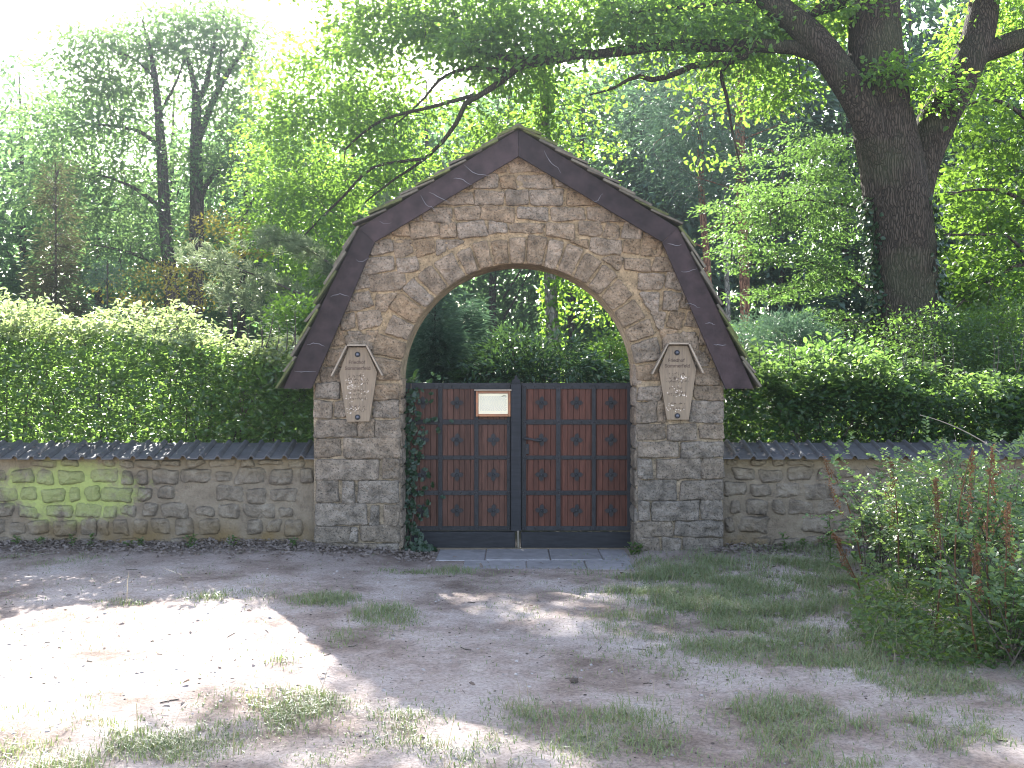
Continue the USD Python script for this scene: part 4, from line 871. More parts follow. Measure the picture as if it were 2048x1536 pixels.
# right hand pines with reddish bare trunks
for (lab, p, Y) in (('pine with the brighter reddish bare trunk, right of the gateway roof', [(1492, 800, 20), (1490, 640, 19), (1488, 520, 20), (1482, 400, 20), (1480, 280, 20), (1478, 150, 18), (1480, -100, 14), (1485, -300, 8)], 17),
                    ('thinner pine trunk close right of the gateway roof', [(1425, 800, 15), (1420, 640, 15), (1412, 500, 14), (1403, 400, 13), (1400, 280, 12), (1402, 100, 10), (1402, -150, 6)], 19),
                    ('grey pine trunk half hidden between the two reddish ones', [(1460, 800, 11), (1455, 600, 10), (1448, 400, 9), (1444, 100, 8), (1444, -150, 4)], 24)):
    sp = np.vstack([pblob(rb, 60, p[3][0] - 30, 260, 130, 130, Y - 1.5, Y + 2), pblob(rb, 40, p[3][0], -60, 170, 120, Y - 2, Y + 2)])
    li = [pl([(a, b, Y, w) for a, b, w in p])]
    for q in range(7):
        y0 = rb.uniform(150, 520); s = rb.choice([-1, 1]); x0 = np.interp(-y0, [-t[1] for t in p], [t[0] for t in p])
        li.append(pl([(x0, y0, Y, 5), (x0 + s * 40, y0 - 15, Y - .3, 3), (x0 + s * rb.uniform(70, 120), y0 - rb.uniform(-20, 40), Y - .6, 1.5)]))
    tree('pine_tree', lab, 'tree', li, sp, 'needle', 'pine_bark' if 'reddish bare' in lab or 'thinner' in lab else 'grey_bark', rb, n=80, R=.75, leaf=.22, wr=.09, thick=.4, kind=2, twig_n=60, twig_r=.02)
# layered beech sapling in front of the oak
lb = [pl([(1800, 800, 7.5, 16), (1790, 640, 7.4, 13), (1770, 520, 7.3, 10), (1740, 380, 7.2, 6), (1720, 280, 7.2, 3)]), pl([(1788, 620, 7.4, 8), (1700, 560, 7.0, 6), (1600, 520, 6.8, 5), (1500, 530, 6.6, 3), (1430, 515, 6.5, 2)]),
      pl([(1788, 660, 7.4, 8), (1720, 545, 7.2, 6), (1640, 560, 7.0, 5), (1530, 600, 6.8, 2)]), pl([(1770, 500, 7.3, 7), (1690, 410, 7.2, 5), (1600, 400, 7.0, 3), (1540, 430, 6.9, 2)]), pl([(1790, 680, 7.3, 6), (1700, 640, 7.0, 5), (1560, 650, 6.7, 2)])]
sp = np.vstack([line_sprays(rb, [(1700, 560, 7), (1560, 510, 6.8), (1430, 515, 6.5)], 42, .22), line_sprays(rb, [(1720, 560, 7.2), (1620, 565, 7), (1510, 605, 6.8)], 34, .2), line_sprays(rb, [(1720, 420, 7.2), (1620, 395, 7), (1530, 435, 6.9)], 36, .25),
    line_sprays(rb, [(1720, 640, 7.2), (1600, 645, 6.9), (1480, 660, 6.7)], 34, .2), pblob(rb, 24, 1650, 470, 60, 50, 7, 8), pblob(rb, 22, 1680, 330, 60, 70, 7, 8), pblob(rb, 50, 1580, 340, 100, 90, 7.4, 9), pblob(rb, 30, 1500, 430, 80, 60, 7.4, 8.6)])
tree('beech_sapling', 'slender beech sapling with layered drooping sprays left of the oak trunk', 'tree', lb, sp, 'beech_leaf', 'dark_bark', rb, n=60, R=.34, leaf=.07, wr=.5, thick=.14, kind=4, twig_r=.008, up=1.2)
# sunny maple behind the oak at the right edge
lm = [pl([(2080, 800, 9, 30), (2070, 500, 9, 26), (2060, 250, 9, 20), (2050, 0, 9, 12), (2050, -200, 9, 5)]), pl([(2066, 420, 9, 10), (1990, 380, 8.8, 7), (1900, 390, 8.6, 3)]), pl([(2068, 520, 9, 10), (1980, 560, 8.8, 7), (1890, 640, 8.6, 3)]), pl([(2062, 250, 9, 10), (1980, 200, 8.8, 6), (1900, 240, 8.6, 3)]), pl([(2070, 560, 9, 8), (2000, 470, 8.7, 6), (1880, 470, 8.6, 3)])]
sp = np.vstack([pblob(rb, 60, 1980, 560, 110, 90, 8, 11), pblob(rb, 60, 1980, 400, 110, 90, 8.5, 11.5), pblob(rb, 50, 1990, 250, 110, 90, 8.5, 11.5), pblob(rb, 40, 2010, 100, 120, 80, 9, 12), pblob(rb, 60, 2150, 300, 90, 330, 8, 12), pblob(rb, 24, 1900, 560, 50, 110, 9, 11)])
tree('maple_tree', 'maple with bright backlit yellow-green leaves at the right edge behind the oak', 'tree', lm, sp, 'maple_leaf', 'dark_bark', rb, n=46, R=.5, leaf=.115, wr=.8, thick=.2, kind=4, twig_r=.012, up=1.3, twig_n=200)
# shrubs
def shrub(name, label, blobs, leafm, leaf, n, seed, wr=.5, R=.25, kind=4, thick=.5, up=.9, stems=6, cat='shrub'):
    r = np.random.default_rng(seed); g = thing(name, label, cat)
    sp = np.vstack([pblob(r, k, *b) for k, *b in blobs]); sp[:, 2] = np.maximum(sp[:, 2], .15)
    base = sp.mean(0); base[2] = -.08
    for k in range(stems):
        e = sp[r.integers(len(sp))]
        b0 = base + r.normal(size=3) * np.array([.15, .15, 0])
        part(g, 'stem', tube(spline([(*b0, 0), (*((b0 + e) / 2 + np.array([0, 0, .15])), 0), (*e, 0)], 7)[:, :3], np.linspace(.025, .006, 7), 5), 'twig')
    o = unit(sp - sp.mean(0) + 1e-3)
    part(g, 'foliage', sprays(sp, o, n, R, r, leaf, wr, thick, kind, up), leafm, kind='stuff')
shrub('rhododendron', 'broad glossy rhododendron seen through the arch above the gate', [(70, 1060, 720, 110, 55, 3.5, 5), (30, 1190, 750, 60, 30, 3.2, 4.2), (50, 1010, 760, 100, 40, 3.2, 4.4), (60, 1080, 850, 180, 70, 3, 5)], 'rhodo_leaf', .12, 40, 71, .32, .22)
shrub('laurel_shrub', 'yellow-green shrub at the right side of the arch opening', [(34, 1225, 705, 40, 40, 4.6, 5.6), (24, 1235, 770, 50, 40, 4.4, 5.4)], 'maple_leaf', .07, 40, 72, .5, .22)
conifer('yew_tree', 'dark bushy yew at the left side of the arch opening', 870, 900, 560, 4.0, 95, 73, 'needle', 110, 60, .10, .14, .2)
conifer('yew_tree', 'dark conifer with a pale tip behind the first yew, left of the rhododendron', 930, 900, 600, 5.4, 66, 74, 'needle', 70, 50, .10, .14, .4)
g = thing('ivy_clad_tree', 'pale trunk wrapped in sunlit ivy, seen through the arch', 'tree'); ri = np.random.default_rng(75)
tp = pl([(1108, 900, 9, 30), (1106, 700, 9, 27), (1100, 550, 9, 25), (1096, 400, 9, 22), (1090, 250, 9, 18), (1085, 60, 9, 10)])
part(g, 'trunk', limb(tp, 16, 10)[0], 'grey_bark', smooth=True)
s = spline(tp, 900); o = rdir(ri, 900, .2); p_ = s[:, :3] + o * (s[:, 3:] + .05)
part(g, 'ivy', leaf_mesh(np.repeat(p_, 3, 0) + ri.normal(size=(2700, 3)) * .06, rdir(ri, 2700) - np.array([0, 0, .4]), np.repeat(o, 3, 0) + np.array([0, 0, .3]), .09, .07, 4), 'maple_leaf', kind='stuff')
sp = np.vstack([pblob(rb, 40, 1130, 470, 120, 60, 8, 10), pblob(rb, 24, 1190, 590, 60, 50, 8, 10), pblob(rb, 60, 1080, 300, 150, 90, 8, 10.5)])
part(g, 'crown', sprays(sp, rdir(rb, len(sp)), 40, .5, rb, .10, .7, .25, 2), 'maple_leaf', kind='stuff')
shrub('yew_shrub', 'low dark evergreen bush just right of the gateway eaves', [(60, 1570, 670, 110, 45, 3.6, 5), (50, 1560, 750, 130, 50, 3.4, 5)], 'needle', .075, 120, 76, .2, .22, 2)
shrub('elder_shrub', 'loose tall shrub with large leaves standing over the right hedge', [(46, 1560, 740, 80, 35, 1.2, 2.2), (40, 1680, 730, 80, 40, 1.2, 2.2), (30, 1770, 760, 60, 30, 1.0, 2.0)], 'beech_leaf', .09, 40, 81, .55, .24)
shrub('privet_shrub', 'twiggy grey-green shrub growing before the foot of the oak trunk', [(60, 1850, 670, 120, 50, 2.4, 3.8), (60, 1900, 740, 160, 50, 2.3, 3.6)], 'dark_hedge_leaf', .055, 52, 77, .55, .24)
shrub('privet_shrub', 'dense dark shrub at the right edge behind the hedge', [(70, 2020, 670, 90, 70, 2.6, 4.2), (50, 2080, 760, 90, 60, 2.4, 4)], 'dark_hedge_leaf', .06, 52, 78, .55, .26)
shrub('hazel_shrub', 'leafy shrub between the left hedge and the gateway eaves', [(50, 600, 640, 50, 40, 2.2, 3.2), (50, 585, 710, 60, 40, 2.1, 3.0)], 'oak_leaf', .07, 46, 79, .6, .22)
# ivy on the oak
ri = np.random.default_rng(80)
s = spline(oak_limbs[0][1:5], 500); an = np.where(ri.random(500) < .5, ri.uniform(2.7, 3.6, 500), ri.uniform(-.9, .25, 500))
o = np.stack([np.cos(an), -np.abs(np.sin(an)) * .9, an * 0], 1); kk = ri.random(500) < np.where(np.cos(an) < 0, 1, .6)
p_ = (s[:, :3] + o * (s[:, 3:] + .05))[kk]; o = o[kk]
g = thing('ivy', 'ivy climbing both edges of the oak trunk, silvery on its left side', 'ivy')
part(g, 'foliage', leaf_mesh(np.repeat(p_, 3, 0) + ri.normal(size=(len(p_) * 3, 3)) * .06, rdir(ri, len(p_) * 3) - np.array([0, 0, .5]), np.repeat(o, 3, 0) + np.array([0, 0, .4]), .085, .075, 4), 'ivy_leaf', kind='stuff')
part(g, 'stem', tube(s[::20, :3] + np.array([-1, -.3, 0]) * s[::20, 3:] * .97, .015, 5), 'twig')
# the wood behind: single trees
rw = np.random.default_rng(300)
WHERE = {-60: 'cut by the left edge', 60: 'behind the narrow brown conifer', 200: 'between the brown conifer and the leaning trunk', 330: 'behind the leaning dark trunk', 480: 'just right of the Y-shaped trunk', 600: 'nearest the oak foliage at its left end',
    720: 'above the left break of the roof', 860: 'over the left upper roof slope', 1000: 'over the roof ridge, left side', 1150: 'over the right upper roof slope', 1280: 'beside the right break of the roof',
    1330: 'directly above the right roof break', 1560: 'behind the drooping beech sprays', 1680: 'touching the oak trunk on its left', 1840: 'straight behind the oak trunk', 2000: 'behind the maple at the right edge', 2200: 'beyond the maple, mostly cut by the right edge', 1440: 'between the reddish pine trunks'}
def wood(px, Y, topy, half, lab, leafm, leaf=.2, n=110, m=44, low=.25, barkm='dark_bark', w=.35, thick=.3, group='trees of the wood behind the wall', name='wood_tree', R=.95):
    b = P(px, 700, Y); b[2] = -.2; t = P(px + rw.uniform(-25, 25), topy, Y); H = t[2] - b[2]; hw = half * (Y - CY) / F
    l = [[(*b, w / 2), (*(b + (t - b) * .4 + rw.normal(size=3) * .15), w * .42), (*(b + (t - b) * .75), w * .25), (*t, .02)]]
    for k in range(5):
        u = rw.uniform(.3, .7); a = b + (t - b) * u; an = rw.uniform(0, 2 * PI); e = a + np.array([math.cos(an) * hw * .6, math.sin(an) * hw * .5, H * .16])
        l.append([(*a, w * .15), (*((a + e) / 2 + np.array([0, 0, -.1])), w * .1), (*e, .015)])
    c = b + (t - b) * ((1 + low) / 2); sp = ell(rw, n, c, (hw, hw * .8, H * (1 - low) / 2), .3)
    tree(name, lab + ' ' + WHERE[px], 'tree', l, sp, leafm, barkm, rw, n=m, R=R, leaf=leaf, wr=.55, thick=thick, kind=2, group=group, twig_r=.02, twig_n=80, sides=7)
lp, ld, lc = 'pale hazy broadleaf tree', 'dark broadleaf tree seen', 'dark blue-green conifer'
for (px, Y, ty, hf) in ((-60, 29, 60, 190), (60, 32, 130, 160), (200, 33, 120, 150), (330, 31, 150, 130), (480, 30, 110, 110), (600, 31, 160, 120)): wood(px, Y, ty, hf, lp, 'far_leaf', .24, 120, 44, .12)
for (px, Y, ty, hf) in ((720, 29, 60, 150), (860, 28, 150, 130), (1000, 30, 120, 150), (1150, 28, 40, 140), (1280, 29, -40, 150)): wood(px, Y, ty, hf, ld, 'far_leaf', .26, 130, 46, .1)
for (px, Y, ty, hf) in ((1330, 28, -60, 100), (1560, 29, -100, 120), (1680, 31, -60, 130), (1840, 30, -40, 130), (2000, 30, -60, 150), (2200, 30, -60, 190), (1440, 32, -60, 150)): wood(px, Y, ty, hf, lc, 'needle', .34, 90, 66, .05, thick=.3, R=1.0)
# the far wood as one mass
n = 120000; x = rw.uniform(-42, 48, n); h = rw.random(n) ** 1.15
hz = np.interp(x, [-42, -14, -4, 4, 14, 48], [10, 12, 13, 19, 24, 24]) * (.75 + .5 * meshkit.fbm(np.stack([x * .22, x * 0, x * 0], -1), 3, 4)); y = rw.uniform(34, 42, n) + 3 * np.sin(x * .3)
p_ = np.stack([x, y, hz * h], 1); kp = (meshkit.fbm(p_ * .5, 3, 6) > .40) | (h < .3)
L = .55 * rw.uniform(.6, 1.3, kp.sum())
top('distant_wood', leaf_mesh(p_[kp], rdir(rw, kp.sum()), rdir(rw, kp.sum()) * .7 + np.array([0, 0, .7]), L, L * .6, 2), 'far_leaf', 'far edge of the wood closing the view behind all the trees', kind='stuff')
# low undergrowth so the floor of the wood reads green
n = 26000; x = rw.uniform(-16, 18, n); y = rw.uniform(2.4, 26, n); hh = .9 * meshkit.fbm(np.stack([x * .4, y * .4, x * 0], -1), 3, 8) * rw.random(n) * (1 + y * .05)
p_ = np.stack([x, y, hh], 1); L = .13 * rw.uniform(.6, 1.4, n)
top('undergrowth', leaf_mesh(p_, rdir(rw, n), rw.normal(size=(n, 3)) * .5 + np.array([0, 0, 1]), L, L * .5, 2), 'dark_hedge_leaf', 'low green undergrowth on the floor of the wood', kind='stuff')

# ------------------------------------------------------------------ plants in front
def gp(px, py):
    q = G(px, py); q[2] = gz(q[0], q[1]); return q
# ivy at the left jamb
ri = np.random.default_rng(90)
g = thing('ivy_plant', 'dark ivy climbing the left jamb beside the gate, white sunlit leaves at its top', 'ivy')
part(g, 'stem', tube([np.array([-1.2, .36, -.05]), np.array([-1.205, .36, .6]), np.array([-1.19, .37, 1.2]), np.array([-1.17, .40, 1.75])], .012, 6), 'twig')
part(g, 'stem', tube([np.array([-1.18, .3, -.05]), np.array([-1.12, .37, .5]), np.array([-1.16, .37, 1.0])], .009, 6), 'twig')
pts = []
for k in range(190):
    z = ri.uniform(.15, 1.72); w = .07 + .10 * meshkit.noise(np.array([z * 5, 0, 0]), 4); pts.append((-1.235 + abs(ri.normal()) * w, .375 - ri.uniform(0, .05), z))
for k in range(70):
    a = ri.uniform(0, 2 * PI); rr = math.sqrt(ri.random()); pts.append((-1.12 + .22 * rr * math.cos(a), .22 + .16 * rr * math.sin(a), -.02 + .26 * ri.random() * (1.1 - rr)))
for k in range(12): pts.append((-1.18 + ri.uniform(-.03, .10), .46 + ri.uniform(-.06, .12), 1.76 + ri.uniform(0, .17)))
for k in range(6): pts.append((-1.03 + k * .028, .47 + ri.uniform(-.02, .05), 1.765 + .018 * k))
for q in pts:
    L = ri.uniform(.055, .085); d = np.array([[ri.normal() * .6, -.25, -.6 + ri.normal() * .3]]); 
    part(g, 'leaf', leaf_mesh(np.array([q]), d, np.array([[ri.normal() * .35, -.9, .55]]), L, L * .85, 8), 'ivy_leaf')
# snowberry bushes at the right
def bush(label, bx_, by, h, spread, n, seed, leafm='berry_leaf', leaf=.042):
    r = np.random.default_rng(seed); g = thing('snowberry_bush', label, 'bush'); P_, D_, = [], []
    for k in range(n):
        b = np.array([bx_ + r.normal() * spread * .35, by + r.normal() * spread * .3, 0]); b[2] = gz(b[0], b[1]) - .02
        an = r.uniform(0, 2 * PI); ll = h * r.uniform(.55, 1.08); e = b + np.array([math.cos(an) * spread * r.uniform(.2, .9), math.sin(an) * spread * r.uniform(.2, .8), ll])
        mid = b + (e - b) * .55 + np.array([0, 0, .16 * ll]); e[2] -= .05 * ll
        t = np.linspace(0, 1, 9)[:, None]; c = b * (1 - t) ** 2 + mid * 2 * t * (1 - t) + e * t ** 2
        if k < 60: part(g, 'stem', tube(c, np.linspace(.006, .002, 9), 4, cap=False), 'twig')
        for _ in range(r.integers(3, 6)):
            s = r.uniform(.12, 1.0); i = min(int(s * 8), 7); o = c[i] + (c[i + 1] - c[i]) * (s * 8 - i)
            dd = unit(unit(c[i + 1] - c[i]) * .8 + r.normal(size=3) * .7 + np.array([0, 0, .1])); sl = r.uniform(.12, .28); m = int(sl / .017)
            tt = np.linspace(0.1, 1, m)[:, None]; pp = o + dd * sl * tt + np.array([0, 0, -.12]) * sl * tt ** 2
            side = unit(np.cross(dd, [0, 0, 1.])) * np.where(np.arange(m) % 2, 1, -1)[:, None]
            P_.append(pp); D_.append(side + dd * .5 + r.normal(size=(m, 3)) * .3)
    P_, D_ = np.vstack(P_), np.vstack(D_); m = len(P_); L = leaf * r.uniform(.6, 1.2, m)
    part(g, 'foliage', leaf_mesh(P_, D_, r.normal(size=(m, 3)) * .45 + np.array([0, -.2, 1.]), L, L * .78, 4), leafm, kind='stuff')
q = gp(1900, 1190); bush('wide leafy bush against the right wall, between the rusty dock stalks', q[0], q[1], 1.1, .8, 150, 401)
q = gp(2010, 1240); bush('tall bush at the right edge of the picture in front of the wall', q[0], q[1], 1.35, .85, 150, 402)
q = gp(1790, 1150); bush('smaller sparse bush nearest the bare part of the right wall', q[0], q[1], .85, .5, 70, 403)
q = gp(2080, 1330); bush('low bush cut off by the right edge, nearest the camera', q[0], q[1], .8, .6, 80, 404)
# docks
def dock(label, bpx, bpy, tpx, tpy, seed, seedfrom=.45, nl=5):
    r = np.random.default_rng(seed); g = thing('dock_plant', label, 'dock plant', group='rusty dock plants by the right wall')
    a = gp(bpx, bpy); b = P(tpx, tpy, a[1] + r.uniform(-.15, .15)); mid = (a + b) / 2 + np.array([r.uniform(-.09, .09), 0, .05])
    s = spline([(*a, 0), (*mid, 0), (*b, 0)], 12)[:, :3]; part(g, 'stem', tube(s, np.linspace(.008, .0025, 12), 6), 'seed')
    H = np.linalg.norm(b - a); pts = []
    for k in range(11):
        t = seedfrom + (1 - seedfrom) * k / 11; o = a + (b - a) * t; dd = unit((b - a) / H * 1.2 + r.normal(size=3) * .42); l = H * .17 * (1.15 - t)
        n = 30; n = int(r.integers(12, 34)); u = r.random((n, 1)); pts.append(o + dd * l * 1.5 * u + r.normal(size=(n, 3)) * .007)
    tpt = a + (b - a) * np.linspace(.8, 1.02, 60)[:, None] + r.normal(size=(60, 3)) * .008
    p_ = np.vstack(pts + [tpt]); n = len(p_); part(g, 'seed_head', leaf_mesh(p_, rdir(r, n), rdir(r, n), .016 * r.uniform(.7, 1.4, n), .013, 2), 'seed', kind='stuff')
    for k in range(nl):
        t = r.uniform(.03, .45); o = a + (b - a) * t; an = r.uniform(0, 2 * PI); dd = np.array([[math.cos(an), math.sin(an), r.uniform(-.1, .6)]]); L = r.uniform(.12, .22)
        part(g, 'leaf', leaf_mesh(o[None], dd, np.array([[0, -.2, 1.]]), L, L * .34, 4), 'dock_leaf')
for k, (lab, *a) in enumerate([('rusty dock stalk leaning left before the bare wall, its tip under the coping tiles', 1725, 1160, 1648, 918), ('straight rusty dock stalk standing upright before the wall, beside broad-leaved weeds', 1795, 1215, 1784, 925), ('short dock stalk leaning left low over the grass, its tip lowest of all', 1735, 1215, 1668, 1068, ),
        ('dock stalk whose tip rises highest, above the coping at the right', 1990, 1310, 1986, 898), ('dock stalk between the two tall bushes, tip at coping height', 1930, 1290, 1944, 905), ('dark brown dock stalk in the middle of the wide bush', 1870, 1275, 1872, 960), ('dock stalk at the right edge, half buried in the tall bush', 2020, 1330, 2016, 1010), ('thin dock stalk nearest the front of the bushes with red lower stem', 1960, 1330, 1955, 1090)]):
    dock(lab, *a, 500 + k, seedfrom=.5 if k != 2 else .35)
# broad-leaved weed before the bush
def weed(name, label, q, h, n, leaf, seed, leafm='dock_leaf', group=None, cat='weed', wr=.5):
    r = np.random.default_rng(seed); g = thing(name, label, cat, group=group)
    q = np.array([q[0], q[1], float(gz(q[0], q[1]))])
    part(g, 'stem', tube([q, q + np.array([r.normal() * .02, 0, h * .5]), q + np.array([r.normal() * .04, 0, h])], [.005, .004, .002], 5), leafm)
    t = r.random(n); an = r.uniform(0, 2 * PI, n); d = np.stack([np.cos(an), np.sin(an), r.uniform(-.1, .8, n)], 1)
    part(g, 'leaves', leaf_mesh(q + np.stack([r.normal(size=n) * .015, r.normal(size=n) * .015, t * h], 1), d, r.normal(size=(n, 3)) * .3 + np.array([0, -.2, 1]), leaf * r.uniform(.6, 1.2, n), leaf * wr, 4), leafm, kind='stuff')
weed('tall_weed', 'broad-leaved weed with rounded leaves in front of the straight dock stalk', gp(1800, 1175), .75, 46, .12, 601)
weed('tall_weed', 'small mint-like weed with pale top left of the bushes', gp(1660, 1135), .5, 40, .07, 602, wr=.35)
weed('tall_weed', 'leafy weed shoot rising to the coping left of the straight dock stalk', gp(1760, 1120), 1.0, 60, .07, 603)
rwd = np.random.default_rng(610)
for k, px in enumerate((40, 85, 150, 185, 265, 285, 385, 395, 470, 590)):
    weed('small_weed', 'small green weed growing at the foot of the left wall', (PX(px, -.0), -.05 - rwd.uniform(0, .12)), rwd.uniform(.06, .16), 22, .05, 620 + k, group='weeds at the foot of the left wall')
for k, px in enumerate((1560, 1600, 1640, 1655, 1262, 1275)):
    weed('small_weed', 'small green weed growing at the foot of the right wall and pier', (PX(px, -.0), -.08 - rwd.uniform(0, .12)), rwd.uniform(.08, .2), 22, .06, 640 + k, group='weeds at the foot of the right wall')

rgc = np.random.default_rng(680); n = 5200; a = rgc.uniform(0, 2 * PI, n); k = np.sqrt(rgc.random(n))
gxy = np.array([gp(1930 + 230 * k_ * math.cos(a_), 1265 + 85 * k_ * math.sin(a_))[:2] for a_, k_ in zip(a, k)])
hh = .30 * rgc.random(n) ** 1.5 * (.3 + 1.4 * meshkit.fbm(np.c_[gxy * 2.5, np.zeros(n)], 3, 5)); L = .04 * rgc.uniform(.5, 1.4, n)
top('ground_cover', leaf_mesh(np.c_[gxy, gz(gxy[:, 0], gxy[:, 1]) + hh], rdir(rgc, n, .5), rgc.normal(size=(n, 3)) * .5 + np.array([0, -.2, 1]), L, L * .6, 4), 'dock_leaf', 'low mixed green herbs under the bushes at the right', kind='stuff')

# ------------------------------------------------------------------ grass, litter, pebbles
rg = np.random.default_rng(700)
ELL = [(1420, 1190, 260, 100, 1.0), (1650, 1260, 330, 120, 1.0), (1850, 1270, 230, 60, .9), (1500, 1260, 330, 110, .6), (1150, 1500, 500, 60, .5), (1750, 1480, 330, 70, .6), (800, 1460, 330, 80, .45), (1560, 1180, 300, 80, .95), (1400, 1230, 190, 70, .75), (1740, 1310, 330, 90, .95), (1900, 1420, 240, 110, .8), (1580, 1450, 330, 60, .75), (1330, 1400, 120, 16, .45), (1130, 1440, 260, 36, .55), (960, 1500, 230, 40, .6), (1250, 1515, 220, 40, .5), (560, 1420, 190, 46, .85), (330, 1480, 210, 60, .95), (130, 1520, 180, 40, .8), (640, 1490, 200, 46, .8), (770, 1240, 80, 34, .65), (640, 1202, 90, 14, .8),
       (460, 1196, 120, 12, .7), (240, 1205, 70, 8, .6), (690, 1270, 60, 24, .35), (560, 1320, 50, 12, .3), (860, 1138, 110, 14, .35), (1300, 1125, 70, 26, .5), (1230, 1350, 60, 10, .5), (1660, 1520, 240, 40, .6), (960, 1400, 160, 18, .3), (1620, 1100, 120, 22, .4), (100, 1120, 160, 14, .25)]
def gdens(x, y):
    d = y - CY; px = 1024 + F * (x - CX) / d; py = HOR + F * CZ / d
    o = .025 + .06 * np.clip((px - 900) / 300, 0, 1) + .04 * np.clip((py - 1380) / 60, 0, 1)
    for a, b, rx, ry, w in ELL: o = np.maximum(o, w * np.clip(1.25 * (1.15 - np.sqrt(((px - a) / rx) ** 2 + ((py - b) / ry) ** 2)) , 0, 1))
    cl = meshkit.fbm(np.stack([x * 3.2, y * 3.2, x * 0], -1), 4, 15)
    return o * np.clip((cl - .28) * 2.4, 0.14, 1) ** 1.25
n = 760000; x = rg.uniform(-5.6, 6, n); y = rg.uniform(-6.9, .0, n)
kp = (rg.random(n) < gdens(x, y)) & (np.abs((x - CX) / (y - CY)) < .56)
x, y = x[kp], y[kp]; n = len(x)
tuft = meshkit.fbm(np.stack([x * 2, y * 2, x * 0], -1), 3, 25)
def blades(x, y, h, w, lean, rng):
    n = len(x); b = np.stack([x, y, gz(x, y) - .004], 1); an = rng.uniform(0, 2 * PI, n); d = np.stack([np.cos(an), np.sin(an), an * 0], 1); s = np.stack([-d[:, 1], d[:, 0], an * 0], 1) * w[:, None]
    m = b + d * (h * lean * .35)[:, None]; m[:, 2] += h * .62; t = b + d * (h * lean)[:, None]; t[:, 2] += h * np.sqrt(np.clip(1 - (lean * .55) ** 2, .2, 1))
    v = np.stack([b - s, b + s, m - s * .8, m + s * .8, t], 1).reshape(-1, 3); f = np.array([[0, 1, 3], [0, 3, 2], [2, 3, 4]])[None] + (np.arange(n) * 5)[:, None, None]
    return v, f.reshape(-1, 3)
h = rg.uniform(.018, .062, n) * (.4 + 1.2 * tuft) * np.where((y > -3.2) & (x > .5), 1.5, 1) * np.clip(.5 + gdens(x, y) * 2, .5, 1.1); dry = rg.random(n) < .14
top('grass', blades(x[~dry], y[~dry], h[~dry], rg.uniform(.0016, .0034, (~dry).sum()), rg.uniform(.35, 1.6, (~dry).sum()), rg), 'grass', 'patchy short green grass on the sandy ground', 'grass', kind='stuff')
xd = np.r_[x[dry], rg.uniform(-3.5, 4, 260)]; yd = np.r_[y[dry], rg.uniform(-6.5, -1.2, 260)]; hd = np.r_[h[dry] * 1.1, np.zeros(260)]
k2 = gdens(xd[-260:], yd[-260:]) > .1; hd[-260:] = np.where(k2, rg.uniform(.15, .32, 260), .02)
top('dry_grass', blades(xd, yd, hd, np.full(len(xd), .0018), rg.uniform(.3, 1.2, len(xd)), rg), 'dry_grass', 'scattered dry straw-coloured stalks among the grass', 'grass', kind='stuff')
n = 7000; x = np.r_[rg.uniform(-6, -.9, 4200), rg.uniform(2.0, 5, 1800), rg.uniform(1.0, 4.2, 700), rg.uniform(-4, 4.5, 220)]; y = np.r_[-np.abs(rg.normal(size=4200)) * .26 + .1, -np.abs(rg.normal(size=1800)) * .22 + .1, rg.uniform(-4.2, -.2, 700), rg.uniform(-5.5, 0, 220)]
kp = (y < .12) & ~((np.abs(x) > 1.2) & (np.abs(x) < 2.2) & (y > -.01)) & (np.abs((x - CX) / (y - CY)) < .56); x, y = x[kp], y[kp]; n = len(x)
p_ = np.stack([x, y, gz(x, y) + rg.uniform(.0, .03, n)], 1); L = rg.uniform(.025, .06, n)
lv, lf = leaf_mesh(p_, rdir(rg, n, .25), rg.normal(size=(n, 3)) * .55 + np.array([0, 0, 1]), L, L * .6, 4)
top('leaf_litter', (lv, lf), 'litter_leaf', 'drift of dry brown fallen leaves along the foot of the walls', kind='stuff')
n = 900; x, y = rg.uniform(-5, 5, n), rg.uniform(-6.7, -.3, n); L = rg.uniform(.008, .028, n)
top('leaf_scraps', leaf_mesh(np.stack([x, y, gz(x, y) + rg.uniform(.003, .012, n)], 1), rdir(rg, n, .2), rg.normal(size=(n, 3)) * .4 + np.array([0, 0, 1]), L, L * .55, 4), 'litter_leaf', 'scraps of dry leaf scattered over the sandy ground', kind='stuff')
tw_ = []
for k in range(90):
    q = np.array([rg.uniform(-4.5, 4.5), rg.uniform(-6.5, -.4), 0]); an = rg.uniform(0, PI); l = rg.uniform(.03, .12); e = q + np.array([math.cos(an), math.sin(an), 0]) * l; m = (q + e) / 2 + rg.normal(size=3) * .008
    for w in (q, m, e): w[2] = gz(w[0], w[1]) + .004
    tw_.append(tube([q, m, e], rg.uniform(.0015, .0035), 4))
top('fallen_twigs', cat_(tw_), 'twig', 'small fallen twigs scattered over the ground', kind='stuff')
n = 150; x = np.where(rg.random(n) < .5, rg.uniform(-5.6, -2.3, n), 2.25 + np.abs(rg.normal(size=n)) * .8); t = rg.uniform(.1, .95, n)
p_ = np.stack([x, .015 + .505 * t, .965 + .135 * t + .022], 1); L = rg.uniform(.02, .05, n)
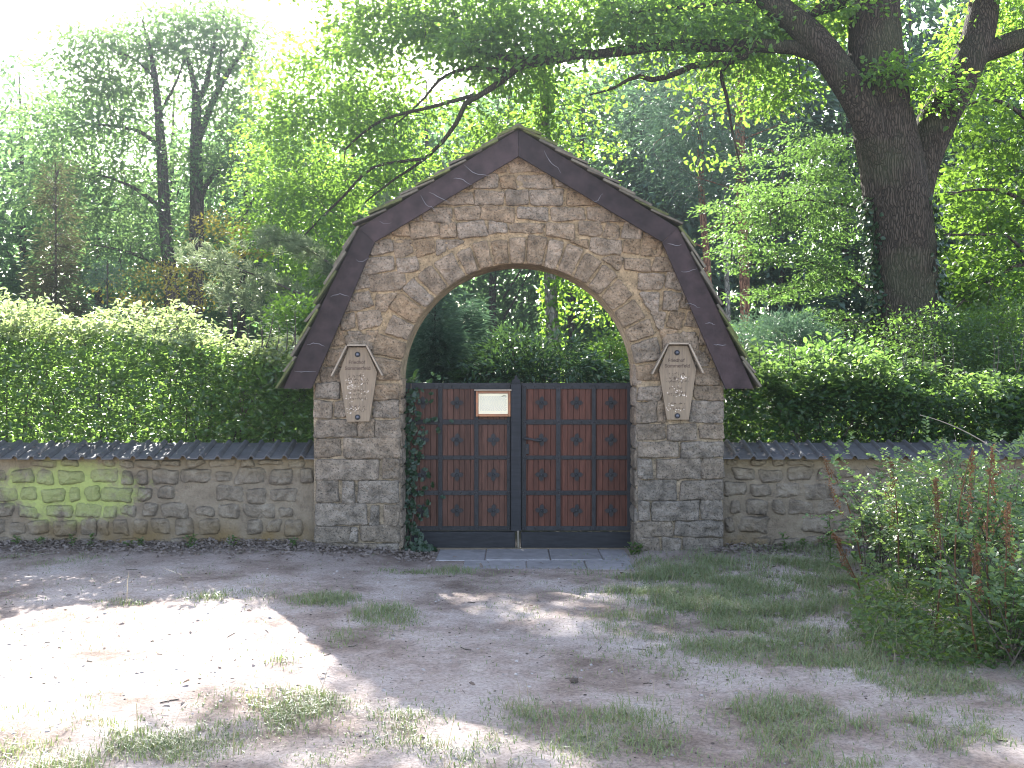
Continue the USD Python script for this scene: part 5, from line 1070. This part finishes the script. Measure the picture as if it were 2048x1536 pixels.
top('coping_leaves', leaf_mesh(p_, rdir(rg, n, .25), rg.normal(size=(n, 3)) * .4 + np.array([0, -.25, 1]), L, L * .6, 4), 'litter_leaf', 'dry fallen leaves lying on the coping tiles', kind='stuff')
ico = trimesh.creation.icosphere(0, 1.0); iv, if_ = np.array(ico.vertices), np.array(ico.faces)
def stones_(n, lo, hi, xr, yr, rng):
    x, y = rng.uniform(*xr, n), rng.uniform(*yr, n); kp = np.abs((x - CX) / (y - CY)) < .56; x, y = x[kp], y[kp]; n = len(x)
    s = lo + (hi - lo) * rng.random(n) ** 4; v = iv[None] * (s[:, None, None] * rng.uniform(.6, 1.3, (n, 1, 3)) * np.array([1, 1, .6])) * rng.uniform(.8, 1.2, (n, 12, 1)) + np.stack([x, y, gz(x, y)], 1)[:, None]
    return v.reshape(-1, 3), (if_[None] + (np.arange(n) * 12)[:, None, None]).reshape(-1, 3)
top('pebbles', stones_(4000, .003, .014, (-5.5, 5.5), (-6.8, -.2), rg), 'pebble', 'small pebbles and grit on the sandy ground', kind='stuff')
top('soil_crumbs', stones_(3200, .002, .013, (-5.5, 5.5), (-6.8, -.2), rg), 'clod', 'dark crumbs of earth and bark on the sandy ground', kind='stuff')
c = gp(1148, 1366); cone = trimesh.creation.icosphere(2, .02); cone.apply_scale([1.3, 1, .9]); cv = np.array(cone.vertices); cv += unit(cv) * (meshkit.noise(cv * 260, 3)[:, None] - .5) * .012
top('pine_cone', (cv + c + np.array([0, 0, .014]), np.array(cone.faces)), 'clod', 'dark pine cone lying in the sun patch in front of the gate', 'pine cone')
# bare twig hanging over the right coping
a, b = P(1840, 830, .3), P(2000, 905, .0); t = np.linspace(0, 1, 9)[:, None]
top('bare_twig', tube(a * (1 - t) + b * t + np.array([0, 0, .10]) * (t * (1 - t)) * 2, np.linspace(.004, .007, 9), 5), 'pale_wood', 'thin bare pale twig arching over the right coping tiles', 'twig')

# ------------------------------------------------------------------ air
hb = trimesh.creation.box([640, 620, 30]); hb.apply_translation([0, 90, 13.4])
top('haze', hb, 'haze', 'pale sunlit haze in the air of the wood', kind='stuff')
